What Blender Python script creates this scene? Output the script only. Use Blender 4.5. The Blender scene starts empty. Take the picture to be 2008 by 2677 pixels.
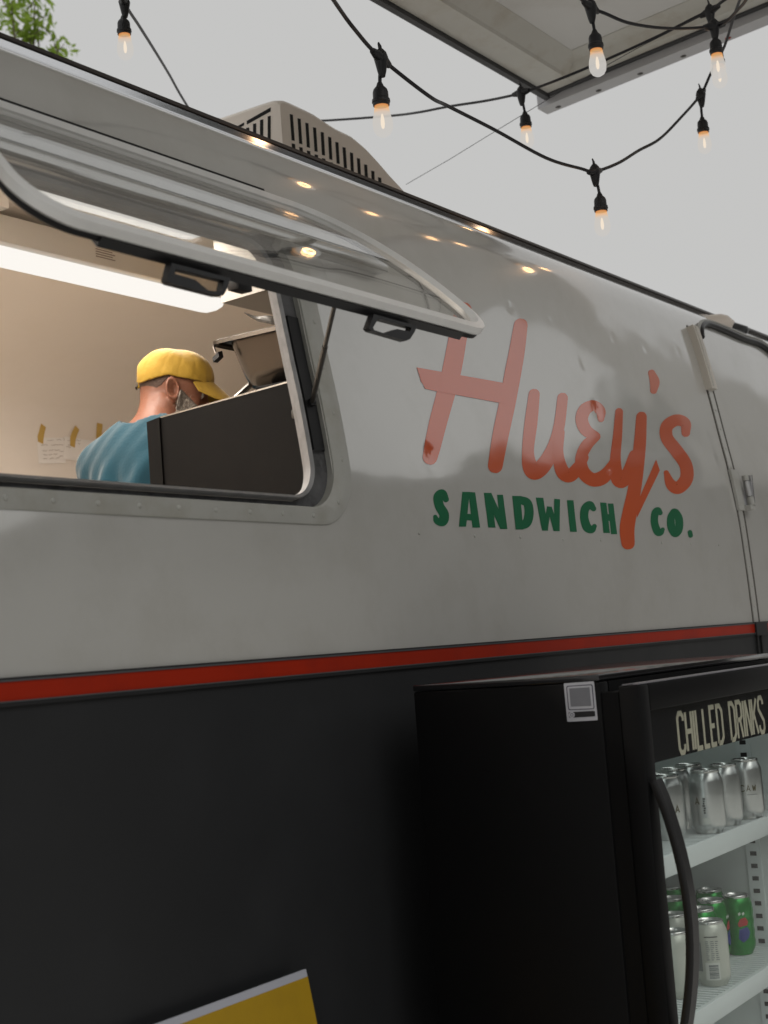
import bpy, bmesh, math, random
import numpy as np
from mathutils import Vector, Matrix
random.seed(7); np.random.seed(7)
scene = bpy.context.scene
C = scene.collection
PI = math.pi

# ------------------------------------------------------------------ camera
CAMH = 1.65
FPX = 3870.0                       # focal length in photograph pixels (2008 x 2677)
CX, CY = 1004.0, 1338.5
def _cam_axes():
    a = np.array([3600.0-CX, 1505.0-CY]); r = .0755
    L = FPX*FPX/(a[1]+r*a[0]); vx = -r*L
    X = np.array([a[0], -a[1], -FPX]); X /= np.linalg.norm(X)
    U = np.array([vx, L, -FPX]); U /= np.linalg.norm(U)
    U = U-X*(U@X); U /= np.linalg.norm(U)
    return np.array([X, np.cross(U, X), U])
RC = _cam_axes()
CP = np.array([0, 0, CAMH])
cam = bpy.data.cameras.new('camera'); camo = bpy.data.objects.new('camera', cam); C.objects.link(camo)
M4 = Matrix([list(RC[i])+[CP[i]] for i in range(3)]+[[0, 0, 0, 1]])
camo.matrix_world = M4
cam.sensor_fit = 'VERTICAL'; cam.sensor_height = 36; cam.sensor_width = 27
cam.lens = FPX/2677*36
cam.clip_start = .05; cam.clip_end = 800
cam.dof.use_dof = True; cam.dof.focus_distance = 3.35; cam.dof.aperture_fstop = 6.5
scene.camera = camo
scene.render.resolution_x = 768; scene.render.resolution_y = 1024
scene.render.engine = 'CYCLES'
scene.cycles.max_bounces = 10; scene.cycles.transparent_max_bounces = 16
scene.cycles.glossy_bounces = 5; scene.cycles.diffuse_bounces = 4
scene.cycles.sample_clamp_indirect = 6
scene.cycles.caustics_reflective = False; scene.cycles.caustics_refractive = False

# ------------------------------------------------------------------ sky, sun, exposure
world = bpy.data.worlds.new('World'); scene.world = world; world.use_nodes = True
wn = world.node_tree; wn.nodes.clear()
wo = wn.nodes.new('ShaderNodeOutputWorld'); wb = wn.nodes.new('ShaderNodeBackground')
sky = wn.nodes.new('ShaderNodeTexSky'); sky.sky_type = 'NISHITA'; sky.sun_disc = False
sky.sun_elevation = math.radians(48); sky.sun_rotation = math.radians(200)
sky.air_density = 2.0; sky.dust_density = 6.0
hs = wn.nodes.new('ShaderNodeHueSaturation'); hs.inputs['Saturation'].default_value = .12
mx = wn.nodes.new('ShaderNodeMix'); mx.data_type = 'RGBA'
mx.inputs[0].default_value = .93
wn.links.new(sky.outputs[0], hs.inputs['Color']); wn.links.new(hs.outputs[0], mx.inputs[6])
mx.inputs[7].default_value = (5.75, 5.74, 5.66, 1)       # even overcast cloud layer
wn.links.new(mx.outputs[2], wb.inputs[0]); wb.inputs[1].default_value = .1
wn.links.new(wb.outputs[0], wo.inputs[0])
sd = bpy.data.lights.new('sun', 'SUN'); sd.energy = 1.5; sd.angle = math.radians(60); sd.color = (1, .97, .92)
so = bpy.data.objects.new('sun', sd); C.objects.link(so)
_d = Vector((-.25, -.45, .86)).normalized()
so.rotation_euler = _d.to_track_quat('Z', 'Y').to_euler()
vs = scene.view_settings
vs.view_transform = 'Standard'; vs.look = 'None'; vs.exposure = 0; vs.gamma = 1
vs.use_curve_mapping = False

# ------------------------------------------------------------------ pixel rays -> points on real surfaces
def ray(px, py): return RC@(np.array([px-CX, -(py-CY), -FPX])/FPX)
def onX(px, py, x): d = ray(px, py); return CP+d*(x/d[0])
def onY(px, py, y): d = ray(px, py); return CP+d*(y/d[1])
def onZ(px, py, z): d = ray(px, py); return CP+d*((z-CAMH)/d[2])
def at(px, py, dep): return CP+ray(px, py)*dep
def onplane(px, py, P, N):
    d = ray(px, py); N = np.array(N, float); P = np.array(P, float)
    return CP+d*(((P-CP)@N)/(d@N))

# ------------------------------------------------------------------ object helpers
def tag(o, label=None, cat=None, group=None, kind=None):
    if label: o['label'] = label
    if cat: o['category'] = cat
    if group: o['group'] = group
    if kind: o['kind'] = kind
    return o
def thing(name, label, cat, loc=(0, 0, 0), group=None):
    o = bpy.data.objects.new(name, None); C.objects.link(o); o.location = loc
    o.empty_display_size = .1
    return tag(o, label, cat, group)
def attach(o, parent, local=False):
    o.parent = parent
    if not local and parent.type == 'EMPTY': o.matrix_parent_inverse = Matrix.Translation(-Vector(parent.location))
    return o
def copy_tree(o, parent=None):
    c = o.copy(); C.objects.link(c)
    if parent is not None: c.parent = parent
    for ch in list(o.children): copy_tree(ch, c)
    return c
class MB:
    def __init__(s): s.v = []; s.f = []
    def add(s, vs, fs):
        b = len(s.v); s.v.extend([tuple(map(float, p)) for p in vs]); s.f.extend([tuple(i+b for i in f) for f in fs]); return s
    def box(s, lo, hi, bev=0.0):
        if bev > 0:
            bm = bmesh.new(); bmesh.ops.create_cube(bm, size=1)
            for v in bm.verts:
                for k in range(3): v.co[k] = lo[k]+(hi[k]-lo[k])*(v.co[k]+.5)
            bmesh.ops.bevel(bm, geom=bm.edges[:], offset=bev, segments=2, profile=.5, affect='EDGES')
            bm.verts.index_update()
            s.add([v.co[:] for v in bm.verts], [[v.index for v in f.verts] for f in bm.faces]); bm.free(); return s
        x0, y0, z0 = lo; x1, y1, z1 = hi
        return s.add([(x0, y0, z0), (x1, y0, z0), (x1, y1, z0), (x0, y1, z0), (x0, y0, z1), (x1, y0, z1), (x1, y1, z1), (x0, y1, z1)],
                     [(0, 3, 2, 1), (4, 5, 6, 7), (0, 1, 5, 4), (1, 2, 6, 5), (2, 3, 7, 6), (3, 0, 4, 7)])
    def hexa(s, a, b):      # a, b: two quads of points
        return s.add(list(a)+list(b), [(3, 2, 1, 0), (4, 5, 6, 7), (0, 1, 5, 4), (1, 2, 6, 5), (2, 3, 7, 6), (3, 0, 4, 7)])
    def tube(s, pts, r, n=10, cap=True):
        P = [np.array(p, float) for p in pts]; m = len(P)
        rs = r if hasattr(r, '__len__') else [r]*m
        t0 = P[1]-P[0]; t0 /= np.linalg.norm(t0)
        up = np.array([0, 0, 1.]) if abs(t0[2]) < .9 else np.array([1., 0, 0])
        u = np.cross(t0, up); u /= np.linalg.norm(u)
        vs_ = []; fs = []
        for i in range(m):
            t = P[min(i+1, m-1)]-P[max(i-1, 0)]; t /= (np.linalg.norm(t)+1e-12)
            u = u-t*(u@t); u /= np.linalg.norm(u); w = np.cross(t, u)
            for k in range(n):
                a = 2*PI*k/n; vs_.append(P[i]+rs[i]*(math.cos(a)*u+math.sin(a)*w))
        for i in range(m-1):
            for k in range(n):
                k2 = (k+1) % n
                fs.append((i*n+k, i*n+k2, (i+1)*n+k2, (i+1)*n+k))
        if cap: fs.append(tuple(range(n-1, -1, -1))); fs.append(tuple((m-1)*n+k for k in range(n)))
        return s.add(vs_, fs)
    def lathe(s, prof, n=24, c=(0, 0, 0)):   # prof: (r, z) list, bottom to top
        vs_ = []; fs = []
        for r, z in prof:
            for k in range(n):
                a = 2*PI*k/n; vs_.append((c[0]+r*math.cos(a), c[1]+r*math.sin(a), c[2]+z))
        for i in range(len(prof)-1):
            for k in range(n):
                k2 = (k+1) % n; fs.append((i*n+k, i*n+k2, (i+1)*n+k2, (i+1)*n+k))
        if prof[0][0] > 1e-5: fs.append(tuple(range(n-1, -1, -1)))
        if prof[-1][0] > 1e-5: fs.append(tuple((len(prof)-1)*n+k for k in range(n)))
        return s.add(vs_, fs)
    def prism(s, front, back):    # two matching polygon loops
        n = len(front)
        fs = [tuple(range(n)), tuple(range(2*n-1, n-1, -1))]
        for i in range(n): fs.append((i, n+i, n+(i+1) % n, (i+1) % n))
        return s.add(list(front)+list(back), fs)
    def grid(s, G):               # G[i][j] points
        ni = len(G); nj = len(G[0])
        vs_ = [p for row in G for p in row]
        fs = [(i*nj+j, i*nj+j+1, (i+1)*nj+j+1, (i+1)*nj+j) for i in range(ni-1) for j in range(nj-1)]
        return s.add(vs_, fs)
    def build(s, name, mat, parent=None, smooth=True, local=False, kind=None, fix=True, angle=40):
        me = bpy.data.meshes.new(name); me.from_pydata(s.v, [], s.f); me.update()
        if fix:
            bm = bmesh.new(); bm.from_mesh(me); bmesh.ops.recalc_face_normals(bm, faces=bm.faces[:]); bm.to_mesh(me); bm.free()
        if smooth:
            me.polygons.foreach_set('use_smooth', [True]*len(me.polygons))
            me.set_sharp_from_angle(angle=math.radians(angle))
        me.materials.append(mat)
        o = bpy.data.objects.new(name, me); C.objects.link(o)
        if parent is not None: attach(o, parent, local)
        if kind: o['kind'] = kind
        return o
def smoothpath(pts, n=8):
    P = [np.array(p, float) for p in pts]
    P = [2*P[0]-P[1]]+P+[2*P[-1]-P[-2]]
    out = []
    for i in range(1, len(P)-2):
        for k in range(n):
            t = k/n
            out.append(.5*((2*P[i])+(-P[i-1]+P[i+1])*t+(2*P[i-1]-5*P[i]+4*P[i+1]-P[i+2])*t*t+(-P[i-1]+3*P[i]-3*P[i+1]+P[i+2])*t**3))
    out.append(P[-2]); return out

# ------------------------------------------------------------------ materials
class NT:
    def __init__(s, name):
        s.m = bpy.data.materials.new(name); s.m.use_nodes = True; s.t = s.m.node_tree; s.t.nodes.clear()
        s.out = s.n('ShaderNodeOutputMaterial')
    def n(s, t, **k):
        x = s.t.nodes.new(t)
        for a, b in k.items(): setattr(x, a, b)
        return x
    def l(s, a, b): s.t.links.new(a, b)
def mat(name, col, rough=.5, metal=0, spec=.5, var=.12, vscale=6, bump=0, bscale=40, coat=0, coat_ior=1.5, coat_rough=.03,
        dirt=None, dirt_amt=0, dscale=3, emit=None, estr=0, sheen=0, rvar=.0, stretch=None, sub=0):
    t = NT(name); p = t.n('ShaderNodeBsdfPrincipled'); t.l(p.outputs[0], t.out.inputs[0])
    tc = t.n('ShaderNodeTexCoord'); src = tc.outputs['Object']
    if stretch:
        mp = t.n('ShaderNodeMapping'); mp.inputs['Scale'].default_value = stretch; t.l(src, mp.inputs[0]); src = mp.outputs[0]
    nz = t.n('ShaderNodeTexNoise'); nz.inputs['Scale'].default_value = vscale; nz.inputs['Detail'].default_value = 6
    t.l(src, nz.inputs['Vector'])
    mxn = t.n('ShaderNodeMix'); mxn.data_type = 'RGBA'
    mxn.inputs[6].default_value = (*[c*(1-var) for c in col], 1); mxn.inputs[7].default_value = (*[min(1, c*(1+var)) for c in col], 1)
    t.l(nz.outputs[0], mxn.inputs[0]); cout = mxn.outputs[2]
    if dirt:
        n2 = t.n('ShaderNodeTexNoise'); n2.inputs['Scale'].default_value = dscale; n2.inputs['Detail'].default_value = 8; n2.inputs['Roughness'].default_value = .65
        t.l(src, n2.inputs['Vector'])
        rp = t.n('ShaderNodeMapRange'); rp.inputs[1].default_value = .48; rp.inputs[2].default_value = .68; rp.inputs[4].default_value = dirt_amt
        t.l(n2.outputs[0], rp.inputs[0])
        m2 = t.n('ShaderNodeMix'); m2.data_type = 'RGBA'; t.l(rp.outputs[0], m2.inputs[0]); t.l(cout, m2.inputs[6]); m2.inputs[7].default_value = (*dirt, 1); cout = m2.outputs[2]
    t.l(cout, p.inputs['Base Color'])
    p.inputs['Roughness'].default_value = rough; p.inputs['Metallic'].default_value = metal
    p.inputs['Specular IOR Level'].default_value = spec
    if rvar:
        mr = t.n('ShaderNodeMapRange'); mr.inputs[3].default_value = max(.02, rough-rvar); mr.inputs[4].default_value = rough+rvar
        n3 = t.n('ShaderNodeTexNoise'); n3.inputs['Scale'].default_value = vscale*1.7; n3.inputs['Detail'].default_value = 5; t.l(src, n3.inputs['Vector'])
        t.l(n3.outputs[0], mr.inputs[0]); t.l(mr.outputs[0], p.inputs['Roughness'])
    if bump:
        nb = t.n('ShaderNodeTexNoise'); nb.inputs['Scale'].default_value = bscale; nb.inputs['Detail'].default_value = 4; t.l(src, nb.inputs['Vector'])
        bp = t.n('ShaderNodeBump'); bp.inputs['Strength'].default_value = bump; bp.inputs['Distance'].default_value = .01
        t.l(nb.outputs[0], bp.inputs['Height']); t.l(bp.outputs[0], p.inputs['Normal'])
    if coat:
        p.inputs['Coat Weight'].default_value = coat; p.inputs['Coat IOR'].default_value = coat_ior; p.inputs['Coat Roughness'].default_value = coat_rough
    if emit:
        p.inputs['Emission Color'].default_value = (*emit, 1); p.inputs['Emission Strength'].default_value = estr
    if sheen: p.inputs['Sheen Weight'].default_value = sheen
    if sub:
        p.inputs['Subsurface Weight'].default_value = sub; p.inputs['Subsurface Radius'].default_value = (.012, .004, .002); p.inputs['Subsurface Scale'].default_value = 1
    return t.m
def glass(name, tint=(.95, .96, .96), ior=1.5, rough=.02, fmax=1, haze=0.0, hazecol=(.7, .7, .7), bump=0):
    t = NT(name)
    tr = t.n('ShaderNodeBsdfTransparent'); tr.inputs[0].default_value = (*tint, 1)
    gl = t.n('ShaderNodeBsdfGlossy'); gl.inputs['Roughness'].default_value = rough; gl.inputs[0].default_value = (1, 1, 1, 1)
    f0 = ((ior-1)/(ior+1))**2
    lw = t.n('ShaderNodeLayerWeight'); lw.inputs[0].default_value = .5
    pw = t.n('ShaderNodeMath', operation='POWER'); pw.inputs[1].default_value = 5; t.l(lw.outputs['Facing'], pw.inputs[0])
    fr = t.n('ShaderNodeMapRange'); fr.inputs[3].default_value = f0; fr.inputs[4].default_value = fmax; t.l(pw.outputs[0], fr.inputs[0])
    ms = t.n('ShaderNodeMixShader'); t.l(fr.outputs[0], ms.inputs[0])
    base = tr.outputs[0]
    if haze:
        df = t.n('ShaderNodeBsdfDiffuse'); df.inputs[0].default_value = (*hazecol, 1)
        nz = t.n('ShaderNodeTexNoise'); nz.inputs['Scale'].default_value = 9; nz.inputs['Detail'].default_value = 7
        tc = t.n('ShaderNodeTexCoord'); t.l(tc.outputs['Object'], nz.inputs['Vector'])
        mr = t.n('ShaderNodeMapRange'); mr.inputs[1].default_value = .3; mr.inputs[2].default_value = .75; mr.inputs[4].default_value = haze*2; t.l(nz.outputs[0], mr.inputs[0])
        m2 = t.n('ShaderNodeMixShader'); t.l(mr.outputs[0], m2.inputs[0]); t.l(base, m2.inputs[1]); t.l(df.outputs[0], m2.inputs[2]); base = m2.outputs[0]
    t.l(base, ms.inputs[1]); t.l(gl.outputs[0], ms.inputs[2]); t.l(ms.outputs[0], t.out.inputs[0])
    return t.m
def emis(name, col, st):
    t = NT(name); e = t.n('ShaderNodeEmission'); e.inputs[0].default_value = (*col, 1); e.inputs[1].default_value = st
    t.l(e.outputs[0], t.out.inputs[0]); return t.m

M = {}
M['silver'] = mat('silver_paint', (.52, .515, .49), rough=.32, metal=.0, spec=.4, var=.05, vscale=3, coat=1, coat_ior=2.5, coat_rough=.075, dirt=(.30, .27, .22), dirt_amt=.18, dscale=5, bump=.02, bscale=7)
M['roofskin'] = M['silver']
M['flange'] = mat('flange_paint', (.40, .40, .375), rough=.45, spec=.5, var=.1, vscale=12, dirt=(.22, .19, .12), dirt_amt=.35, dscale=8)
M['darkpaint'] = mat('charcoal_paint', (.0172, .0180, .0195), rough=.5, spec=.3, var=.25, vscale=2.5, dirt=(.0215, .0225, .0245), dirt_amt=.7, dscale=3.2, bump=.05, bscale=14, rvar=.12)
M['stripe'] = mat('red_stripe', (.31, .017, .003), rough=.4, spec=.2, var=.12, vscale=9, dirt=(.14, .012, .008), dirt_amt=.3, dscale=10)
M['trimgrey'] = mat('trim_grey', (.10, .10, .105), rough=.4, metal=.4, var=.2, vscale=20)
M['black'] = mat('black_rubber', (.012, .012, .013), rough=.55, spec=.35, var=.3, vscale=15)
M['blackplastic'] = mat('black_plastic', (.012, .012, .013), rough=.38, spec=.4, var=.2, vscale=20)
M['trimdark'] = mat('dark_steel', (.07, .066, .06), rough=.4, metal=.5, var=.2, vscale=20)
M['alum'] = mat('aluminium', (.72, .72, .74), rough=.22, metal=1, var=.08, vscale=25, rvar=.08)
M['alumdull'] = mat('aluminium_dull', (.48, .48, .48), rough=.42, metal=.85, var=.15, vscale=25, rvar=.1)
M['hatchframe'] = mat('hatch_frame_aluminium', (.80, .80, .79), rough=.34, metal=.25, spec=.6, var=.08, vscale=25, rvar=.06)
M['framegrey'] = mat('window_frame_grey', (.26, .26, .265), rough=.5, metal=.3, var=.2, vscale=30, dirt=(.1, .1, .1), dirt_amt=.4, dscale=20)
M['polish'] = mat('polished_aluminium', (.88, .89, .92), rough=.12, metal=1, var=.05, vscale=12)
M['rail'] = mat('rail_bronze', (.05, .04, .034), rough=.35, metal=.3, var=.3, vscale=6)
M['worn'] = mat('worn_sealant', (.10, .10, .105), rough=.75, var=.5, vscale=30, dirt=(.02, .02, .02), dirt_amt=.9, dscale=18, bump=.4, bscale=60)
M['beigeplastic'] = mat('beige_plastic', (.86, .775, .69), rough=.5, var=.05, vscale=5)
M['offwhite'] = mat('offwhite_plastic', (.60, .56, .50), rough=.45, var=.06, vscale=8)
M['seamgap'] = mat('seam_gap', (.075, .068, .058), rough=.9, var=.3, vscale=20)
M['slotdark'] = mat('slot_dark', (.012, .012, .012), rough=.9)
M['interior'] = mat('interior_white', (.86, .785, .71), rough=.5, spec=.3, var=.05, vscale=2, dirt=(.74, .66, .57), dirt_amt=.3, dscale=2)
M['floor'] = mat('floor_vinyl', (.12, .11, .10), rough=.6)
M['hoodgrey'] = mat('hood_enamel', (.34, .31, .27), rough=.5, var=.06, vscale=6)
M['fixture'] = mat('fixture_white', (.78, .74, .68), rough=.4, var=.03)
M['tube'] = emis('tube_diffuser', (1, .96, .90), .98)
M['paper'] = mat('paper', (.88, .84, .80), rough=.8, var=.06, vscale=15)
M['ink'] = mat('ink', (.36, .29, .25), rough=.8)
M['tape'] = mat('masking_tape', (.58, .38, .10), rough=.6, var=.1, vscale=30)
M['teal'] = mat('teal_cotton', (.0075, .042, .062), rough=.85, spec=.2, var=.14, vscale=14, bump=.12, bscale=120, sheen=.2)
M['trouser'] = mat('dark_cotton', (.03, .03, .035), rough=.9)
M['skin'] = mat('skin', (.185, .075, .044), rough=.5, spec=.4, var=.13, vscale=30, bump=.1, bscale=150, sub=.15)
M['hair'] = mat('brown_hair', (.075, .045, .032), rough=.7, var=.5, vscale=90, bump=.5, bscale=220)
M['beard'] = mat('grey_beard', (.15, .122, .10), rough=.8, var=.35, vscale=120, bump=.8, bscale=260)
M['cap'] = mat('yellow_cap', (.27, .162, .018), rough=.8, spec=.2, var=.10, vscale=14, bump=.45, bscale=20, sheen=.1)
M['capdark'] = mat('cap_braid', (.03, .022, .015), rough=.8)
M['steel'] = mat('brushed_steel', (.36, .34, .31), rough=.27, metal=1, var=.05, vscale=6, rvar=.05)
M['pansteel'] = mat('pan_steel', (.085, .072, .06), rough=.25, metal=1, var=.04, vscale=5, rvar=.04)
M['blacksteel'] = mat('black_steel', (.0058, .0055, .0054), rough=.55, metal=0, spec=.10, var=.35, vscale=5, dirt=(.011, .010, .009), dirt_amt=.4, dscale=9, rvar=.1)
M['fridge'] = mat('fridge_black', (.004, .004, .0043), rough=.5, spec=.12, var=.1, vscale=5)
M['fridgetop'] = mat('fridge_top_black', (.012, .012, .013), rough=.12, spec=.6, var=.1, vscale=5)
M['fridgetrim'] = mat('fridge_trim', (.42, .42, .46), rough=.3, metal=.7)
M['liner'] = mat('fridge_liner', (.62, .66, .65), rough=.45, var=.04)
M['shelf'] = mat('shelf_coated', (.66, .71, .71), rough=.4, var=.05, vscale=8)
M['signblack'] = mat('sign_black', (.01, .01, .012), rough=.15, spec=.5)
M['signtext'] = mat('sign_text', (.42, .39, .30), rough=.5, emit=(.62, .58, .46), estr=.03)
M['led'] = emis('fridge_led', (.93, 1, .97), 2.1)
M['cansilver'] = mat('can_aluminium', (.66, .67, .66), rough=.30, metal=.9, var=.06, vscale=20, stretch=(1, 1, 5))
M['canwhite'] = mat('can_white_label', (.52, .54, .48), rough=.32, metal=.25, var=.07, vscale=12)
M['cangreen'] = mat('can_green', (.010, .24, .03), rough=.22, metal=.45, var=.2, vscale=8)
M['canred'] = mat('can_red', (.4, .02, .02), rough=.25, metal=.4)
M['lid'] = mat('can_lid', (.65, .65, .63), rough=.25, metal=1, var=.1, vscale=40)
M['printdark'] = mat('print_dark', (.05, .055, .05), rough=.5)
M['printgold'] = mat('print_gold', (.16, .14, .09), rough=.5)
M['printgrey'] = mat('print_grey', (.20, .22, .22), rough=.5)
M['printred'] = mat('print_red', (.40, .02, .02), rough=.4)
M['printblue'] = mat('print_blue', (.02, .03, .20), rough=.4)
M['label'] = mat('label_pale', (.60, .62, .58), rough=.5)
M['letred'] = mat('letter_red', (.62, .085, .008), rough=.4, spec=.2, var=.05, vscale=6, coat=1, coat_ior=2.4, coat_rough=.08)
M['letgreen'] = mat('letter_green', (.002, .118, .046), rough=.4, spec=.2, var=.05, vscale=6, coat=.5, coat_ior=1.6, coat_rough=.05)
M['stickerwhite'] = mat('sticker_white', (.42, .43, .47), rough=.5, var=.04)
M['stickergrey'] = mat('sticker_grey', (.15, .155, .175), rough=.5, var=.1, vscale=60)
M['stickerdark'] = mat('sticker_dark', (.05, .05, .075), rough=.5)
M['yellowboard'] = mat('yellow_board', (.36, .22, .006), rough=.55, var=.06, vscale=4, dirt=(.27, .16, .008), dirt_amt=.3, dscale=14)
M['whiteboard'] = mat('white_border', (.38, .39, .44), rough=.5, var=.03)
M['cable'] = mat('cable_rubber', (.016, .016, .02), rough=.5, spec=.4)
M['socket'] = mat('socket_black', (.018, .018, .02), rough=.45, spec=.4, var=.2, vscale=30)
M['canopysheet'] = mat('canopy_sheet', (.66, .655, .645), rough=.5, var=.08, vscale=2, dirt=(.52, .50, .46), dirt_amt=.5, dscale=2.5)
M['canopyframe'] = mat('canopy_frame', (.58, .57, .53), rough=.5, var=.12, vscale=5, dirt=(.36, .30, .22), dirt_amt=.45, dscale=5)
M['canopyedge'] = mat('canopy_edge', (.055, .055, .058), rough=.6, var=.25, vscale=12)
M['canopyfascia'] = mat('canopy_fascia', (.48, .48, .50), rough=.4, metal=.1, var=.07, vscale=8)
M['leafdark'] = mat('leaf_dark', (.025, .040, .016), rough=.7, var=.5, vscale=1.2)
M['bark'] = mat('bark', (.10, .075, .055), rough=.9, var=.4, vscale=20)
M['ground'] = mat('ground_concrete', (.50, .49, .47), rough=.9, var=.2, vscale=8, bump=.4, bscale=60)
M['glass'] = glass('hatch_acrylic', tint=(.95, .95, .94), ior=1.50, rough=.008, haze=.03, fmax=.7)
M['doorglass'] = glass('door_glass', tint=(.95, .965, .96), ior=1.2, rough=.01, fmax=.3)
def leafmat(name, c1, c2):
    t = NT(name); d = t.n('ShaderNodeBsdfDiffuse'); tl = t.n('ShaderNodeBsdfTranslucent'); ms = t.n('ShaderNodeMixShader'); ms.inputs[0].default_value = .55
    tc = t.n('ShaderNodeTexCoord'); nz = t.n('ShaderNodeTexNoise'); nz.inputs['Scale'].default_value = 4; t.l(tc.outputs['Object'], nz.inputs['Vector'])
    m1 = t.n('ShaderNodeMix'); m1.data_type = 'RGBA'; m1.inputs[6].default_value = (*[c*.6 for c in c1], 1); m1.inputs[7].default_value = (*c2, 1); t.l(nz.outputs[0], m1.inputs[0])
    t.l(m1.outputs[2], d.inputs[0]); t.l(m1.outputs[2], tl.inputs[0]); t.l(d.outputs[0], ms.inputs[1]); t.l(tl.outputs[0], ms.inputs[2]); t.l(ms.outputs[0], t.out.inputs[0]); return t.m
def bulb_glass():
    t = NT('bulb_glass')
    tr = t.n('ShaderNodeBsdfTransparent'); tr.inputs[0].default_value = (.34, .33, .32, 1)
    e = t.n('ShaderNodeEmission'); tc = t.n('ShaderNodeTexCoord'); sp = t.n('ShaderNodeSeparateXYZ'); t.l(tc.outputs['Object'], sp.inputs[0])
    rp = t.n('ShaderNodeValToRGB'); mr = t.n('ShaderNodeMapRange'); mr.inputs[1].default_value = -.085; mr.inputs[2].default_value = .0
    t.l(sp.outputs[2], mr.inputs[0]); t.l(mr.outputs[0], rp.inputs[0])
    cr = rp.color_ramp; cr.elements[0].position = 0; cr.elements[0].color = (.385, .38, .372, 1)
    cr.elements[1].position = 1; cr.elements[1].color = (.62, .16, .03, 1)
    el = cr.elements.new(.74); el.color = (.40, .38, .35, 1); el = cr.elements.new(.88); el.color = (.60, .33, .13, 1)
    t.l(rp.outputs[0], e.inputs[0]); e.inputs[1].default_value = 1
    ad = t.n('ShaderNodeAddShader'); t.l(tr.outputs[0], ad.inputs[0]); t.l(e.outputs[0], ad.inputs[1])
    t.l(ad.outputs[0], t.out.inputs[0]); return t.m
M['leaf'] = leafmat('leaf', (.24, .36, .06), (.34, .48, .08))
M['bulb'] = bulb_glass()
M['filament'] = emis('filament', (1, .80, .56), 1.5)

M['wallrender'] = mat('render_wall', (.05, .045, .04), rough=.9, var=.1, vscale=.5)
# ------------------------------------------------------------------ ground
g = MB().box((-150, -150, -.05), (150, 150, 0)).build('ground', M['ground'], smooth=False); g['kind'] = 'structure'

# ------------------------------------------------------------------ trailer section (y, z)
PROF = [(1.63, .42), (1.605, .7), (1.598, 1.1), (1.596, 1.45), (1.597, 1.66), (1.604, 1.85), (1.613, 2.0), (1.628, 2.12), (1.645, 2.22), (1.673, 2.39),
        (1.690, 2.48), (1.711, 2.575), (1.729, 2.625), (1.758, 2.667), (1.80, 2.700), (1.87, 2.741), (2.0, 2.80), (2.25, 2.868), (2.55, 2.912), (2.86, 2.93)]
DENSE = smoothpath(PROF, 14)
DZ = np.array([p[1] for p in DENSE]); DY = np.array([p[0] for p in DENSE])
def wy(z): return float(np.interp(z, DZ, DY))
DENTS = [(0, 0, 0, 1)]
def _wall_px(px, py, off=0):
    d = ray(px, py); t = 1.6/d[1]
    for _ in range(30):
        z = CAMH+d[2]*t; t += (wy(z)-d[1]*t)/d[1]*.8
    return d[0]*t, CAMH+d[2]*t
def cr4(x, y): return 1004+x/1.652, 670+y/1.652      # pixel of an enlarged study crop
DENTS = []
for (cx, cy, r, dep) in [(210, 858, .022, .0035), (918, 665, .016, .0022), (965, 915, .012, .0015), (1130, 400, .010, .0009), (545, 220, .011, .0010), (1270, 410, .008, .0006),
                         (790, 250, .011, .0008), (990, 360, .010, .0007), (1350, 600, .012, .0009), (1395, 770, .010, .0007), (1430, 870, .012, .0006), (170, 555, .012, .0015),
                         (860, 460, .012, .0012), (1170, 245, .008, .0006), (870, 320, .008, .0006), (710, 270, .009, .0006), (1340, 500, .010, .0006), (40, 600, .05, .0012), (80, 760, .05, .0012)]:
    X, Z = _wall_px(*cr4(cx, cy)); DENTS.append((X, Z, r, dep))
for (px, py, r, dep) in [(312, 282, .02, .003), (487, 394, .01, .002), (1180, 1510, .012, .0012), (440, 1362, .008, .0008)]:
    X, Z = _wall_px(px, py); DENTS.append((X, Z, r, dep))
def wdisp(X, z):
    s = .0
    amp = max(0, min(1, (z-1.68)/.25))
    s += amp*(.0007*math.sin(X*7.3+z*5.1)*math.sin(z*11.7-X*3.1)+.00025*math.sin(X*17.9-z*13.3+1.3)*math.sin(z*23.1+X*4)+.00012*math.sin(X*31+z*9)*math.sin(z*37-X*11))
    for (a, b, r, d) in DENTS:
        q = ((X-a)**2+(z-b)**2)/(r*r)
        if q < 9: s += d*math.exp(-q)
    return s
def wnorm(z):
    a = math.atan2(wy(z+.01)-wy(z-.01), .02); return np.array([0, -math.cos(a), math.sin(a)])
def wall(X, z, off=0):
    n = wnorm(z); return np.array([X, wy(z), z])+n*(off-wdisp(X, z))
def wallpx(px, py, off=0):
    X, z = _wall_px(px, py); return wall(X, z, off)

trailer = thing('food_trailer', 'silver grey riveted food trailer with hand painted sandwich lettering and a propped open service window', 'food trailer', (3, 2.85, 0))
XA, XB = -1.5, 6.9
def endpull(X):      # plan rounding at both ends
    r = .9
    d = 0
    if X > XB-r: d = (X-(XB-r))/r
    if X < XA+r: d = ((XA+r)-X)/r
    d = min(d, .999); return 1-math.sqrt(1-d*d)
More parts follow.
